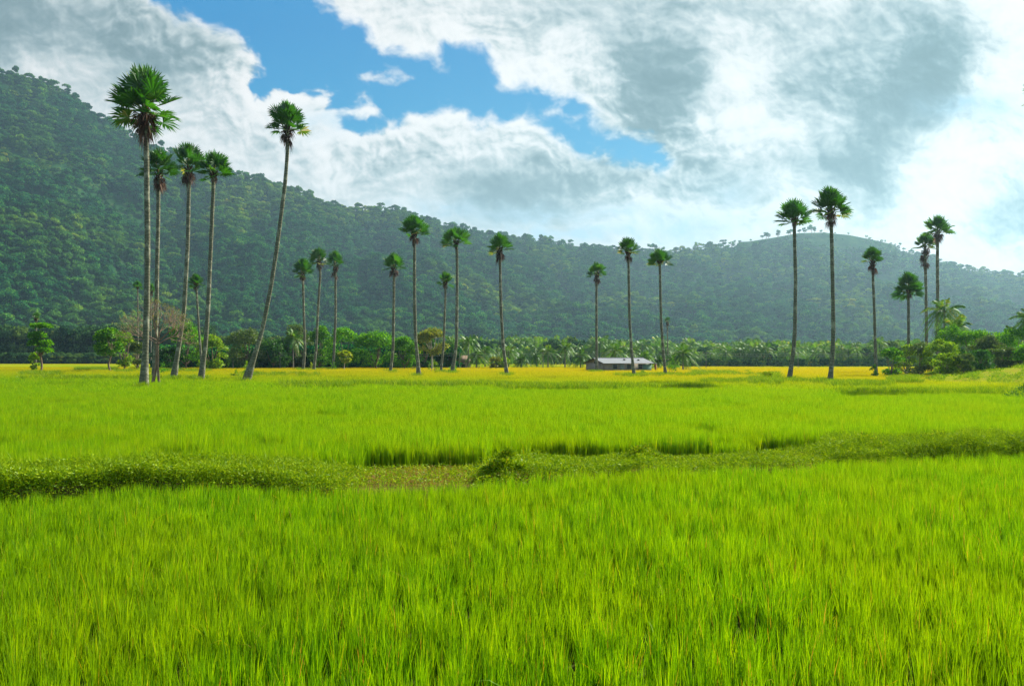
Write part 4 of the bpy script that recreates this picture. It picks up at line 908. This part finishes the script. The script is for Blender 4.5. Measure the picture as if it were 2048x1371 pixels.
# ------------------------------------------------------------------ power line crossing behind the palms
pole_px = [560, 742, 919, 1086, 1216, 1412, 1596, 1748]; tops = []
pl = ['left of the close trio', 'before the dome-shaped tree', 'before the thatched hut', 'among the low coconut palms left of the house', 'beside the largest coconut palm', 'right of the upright lone coconut palm', 'by the shorter dark palm', 'beside the ragged palm']
for k, px in enumerate(pole_px):
    D = 172; x = xz(px, D); o = empty('utility_pole', (x, D, 0), 'thin grey utility pole ' + pl[k], 'utility pole', 'poles of the power line')
    mb = MB(); mb.tube([[0, 0, -.2], [0, 0, 3.75]], [.07, .05], 8); mb.build('pole', M['pole'], o)
    mb = MB(); mb.box((0, -.09, 3.5), (.35, .035, .035)); mb.build('crossarm', M['pole'], o); tops.append(x)
for q, (dz, lb) in enumerate(((3.55, 'upper cable of the power line strung behind the palms'), (3.15, 'lower cable of the power line strung behind the palms'))):
    mb = MB(); P = []
    for a, b in zip(tops[:-1], tops[1:]):
        for t in np.linspace(0, 1, 9)[:-1]: P.append([a + (b - a) * t, 171.86, dz - .28 * 4 * t * (1 - t)])
    P.append([tops[-1], 171.86, dz]); mb.tube(P, .012, 4); tag(mb.build('power_cable', M['cable']), lb, 'cable', 'power cables')

# ------------------------------------------------------------------ single trees on the skyline
def ridge_proto(seed):
    rng = np.random.default_rng(seed); tr = MB(); cr = MB(); H = 7 + 3 * rng.random(); cl = []; w_ = 1.6 + 1.6 * rng.random(); lo = .28 + .25 * rng.random()
    for k in range(9):
        a = rng.random() * 6.28; r = w_ * math.sqrt(rng.random()); q = lo + (.97 - lo) * rng.random() * (1 - .5 * (r / w_) ** 2)
        cl.append((np.array([r * math.cos(a), r * math.sin(a), H * q]), np.array([1.4, 1.4, 1.05]) * (.5 + .6 * rng.random())))
    crown_cards(cr, rng, cl, 60, .8, .6, up=.2, inner=.5, flat=.4); tr.tube([[0, 0, -3], [.2 * rng.normal(), 0, H * .3], [.4 * rng.normal(), .1, H * lo]], [.3, .24, .2], 6)
    for c, r in cl: tr.tube([[0, .1, H * lo * .9], c], [.16, .06], 4)
    return tr.mesh('ridge_trunk', M['bark']), cr.mesh('ridge_crown', M['forest'])
RPs = [ridge_proto(700 + k) for k in range(6)]; rng = np.random.default_rng(99)
rx = [(1350, .9), (1359, 1.0), (1371, .7), (1386, 1.1), (1398, 1.1), (1410, .9), (1419, 1.2), (1430, .9), (1441, 1.1), (1453, 1.2), (1464, .9), (1480, .4), (1498, .5), (1524, 1.0), (1533, 1.2), (1543, 1.1), (1550, .9), (1561, 1.1), (1569, .9), (1579, .9), (1600, 1.0), (1609, 1.2), (1619, 1.2), (1629, 1.0), (1640, .8),
      (1673, .6), (1697, .7), (1731, .7), (1740, .8), (1766, .8), (1796, .9), (1808, 1.0), (480, 1.1), (497, 1.0), (518, 1.0), (602, 1.0), (630, 1.1), (1941, 1.3), (1975, 1.1), (2010, 1.0), (970, 1.3), (1040, 1.1), (1090, 1.2), (1160, 1.1)]
lone = {1480: 'tiny tree on the low part of the ridge between two clusters', 1673: 'single small tree on the bare hilltop right of the taller dark palm', 1697: 'single tree in the middle of the bare hilltop', 1941: 'biggest tree on the right-hand skyline'}
for k, (px, s) in enumerate(rx):
    p = hill(px + rng.normal() * 3.5, 1.0 - .012 * rng.random()); tm, cm = RPs[k % 6]
    lab = lone.get(px, 'small tree in the clusters along the crest of the middle hill' if 1340 < px < 1660 else 'small tree dotted along the falling right-hand ridge' if px < 2049 and px >= 1660 else 'taller tree standing out on the wooded left-hand skyline')
    o = empty('ridge_tree', p - np.array([0, 6, .6]), lab, 'tree', 'trees on the skyline: ' + ('lone' if px in lone else 'middle crest' if 1340 < px < 1660 else 'right ridge' if px >= 1660 else 'left ridge'))
    sc_ = s * (1.75 if 1300 < px < 1645 else 1.3) * (.75 + .5 * rng.random()); o.scale = (sc_, sc_, sc_); o.rotation_euler = (0, 0, rng.random() * 6.28)
    for nm, m_ in (('trunk', tm), ('crown', cm)): link(bpy.data.objects.new(nm, m_), o)

# ------------------------------------------------------------------ haze over the whole valley
HAZE = 0.00010
mb = MB(); mb.box((0, 1500, 289), (3050, 2150, 290)); m, t, N, L, out = mat('haze'); v = N.new("ShaderNodeVolumePrincipled")
v.inputs["Color"].default_value = (.52, .84, 1.0, 1); v.inputs["Density"].default_value = HAZE; v.inputs["Anisotropy"].default_value = .42
for l in list(out.inputs[0].links): t.links.remove(l)
L.new(v.outputs[0], out.inputs["Volume"]); tag(mb.build('haze', m), 'thin blue haze over the valley', kind='stuff')
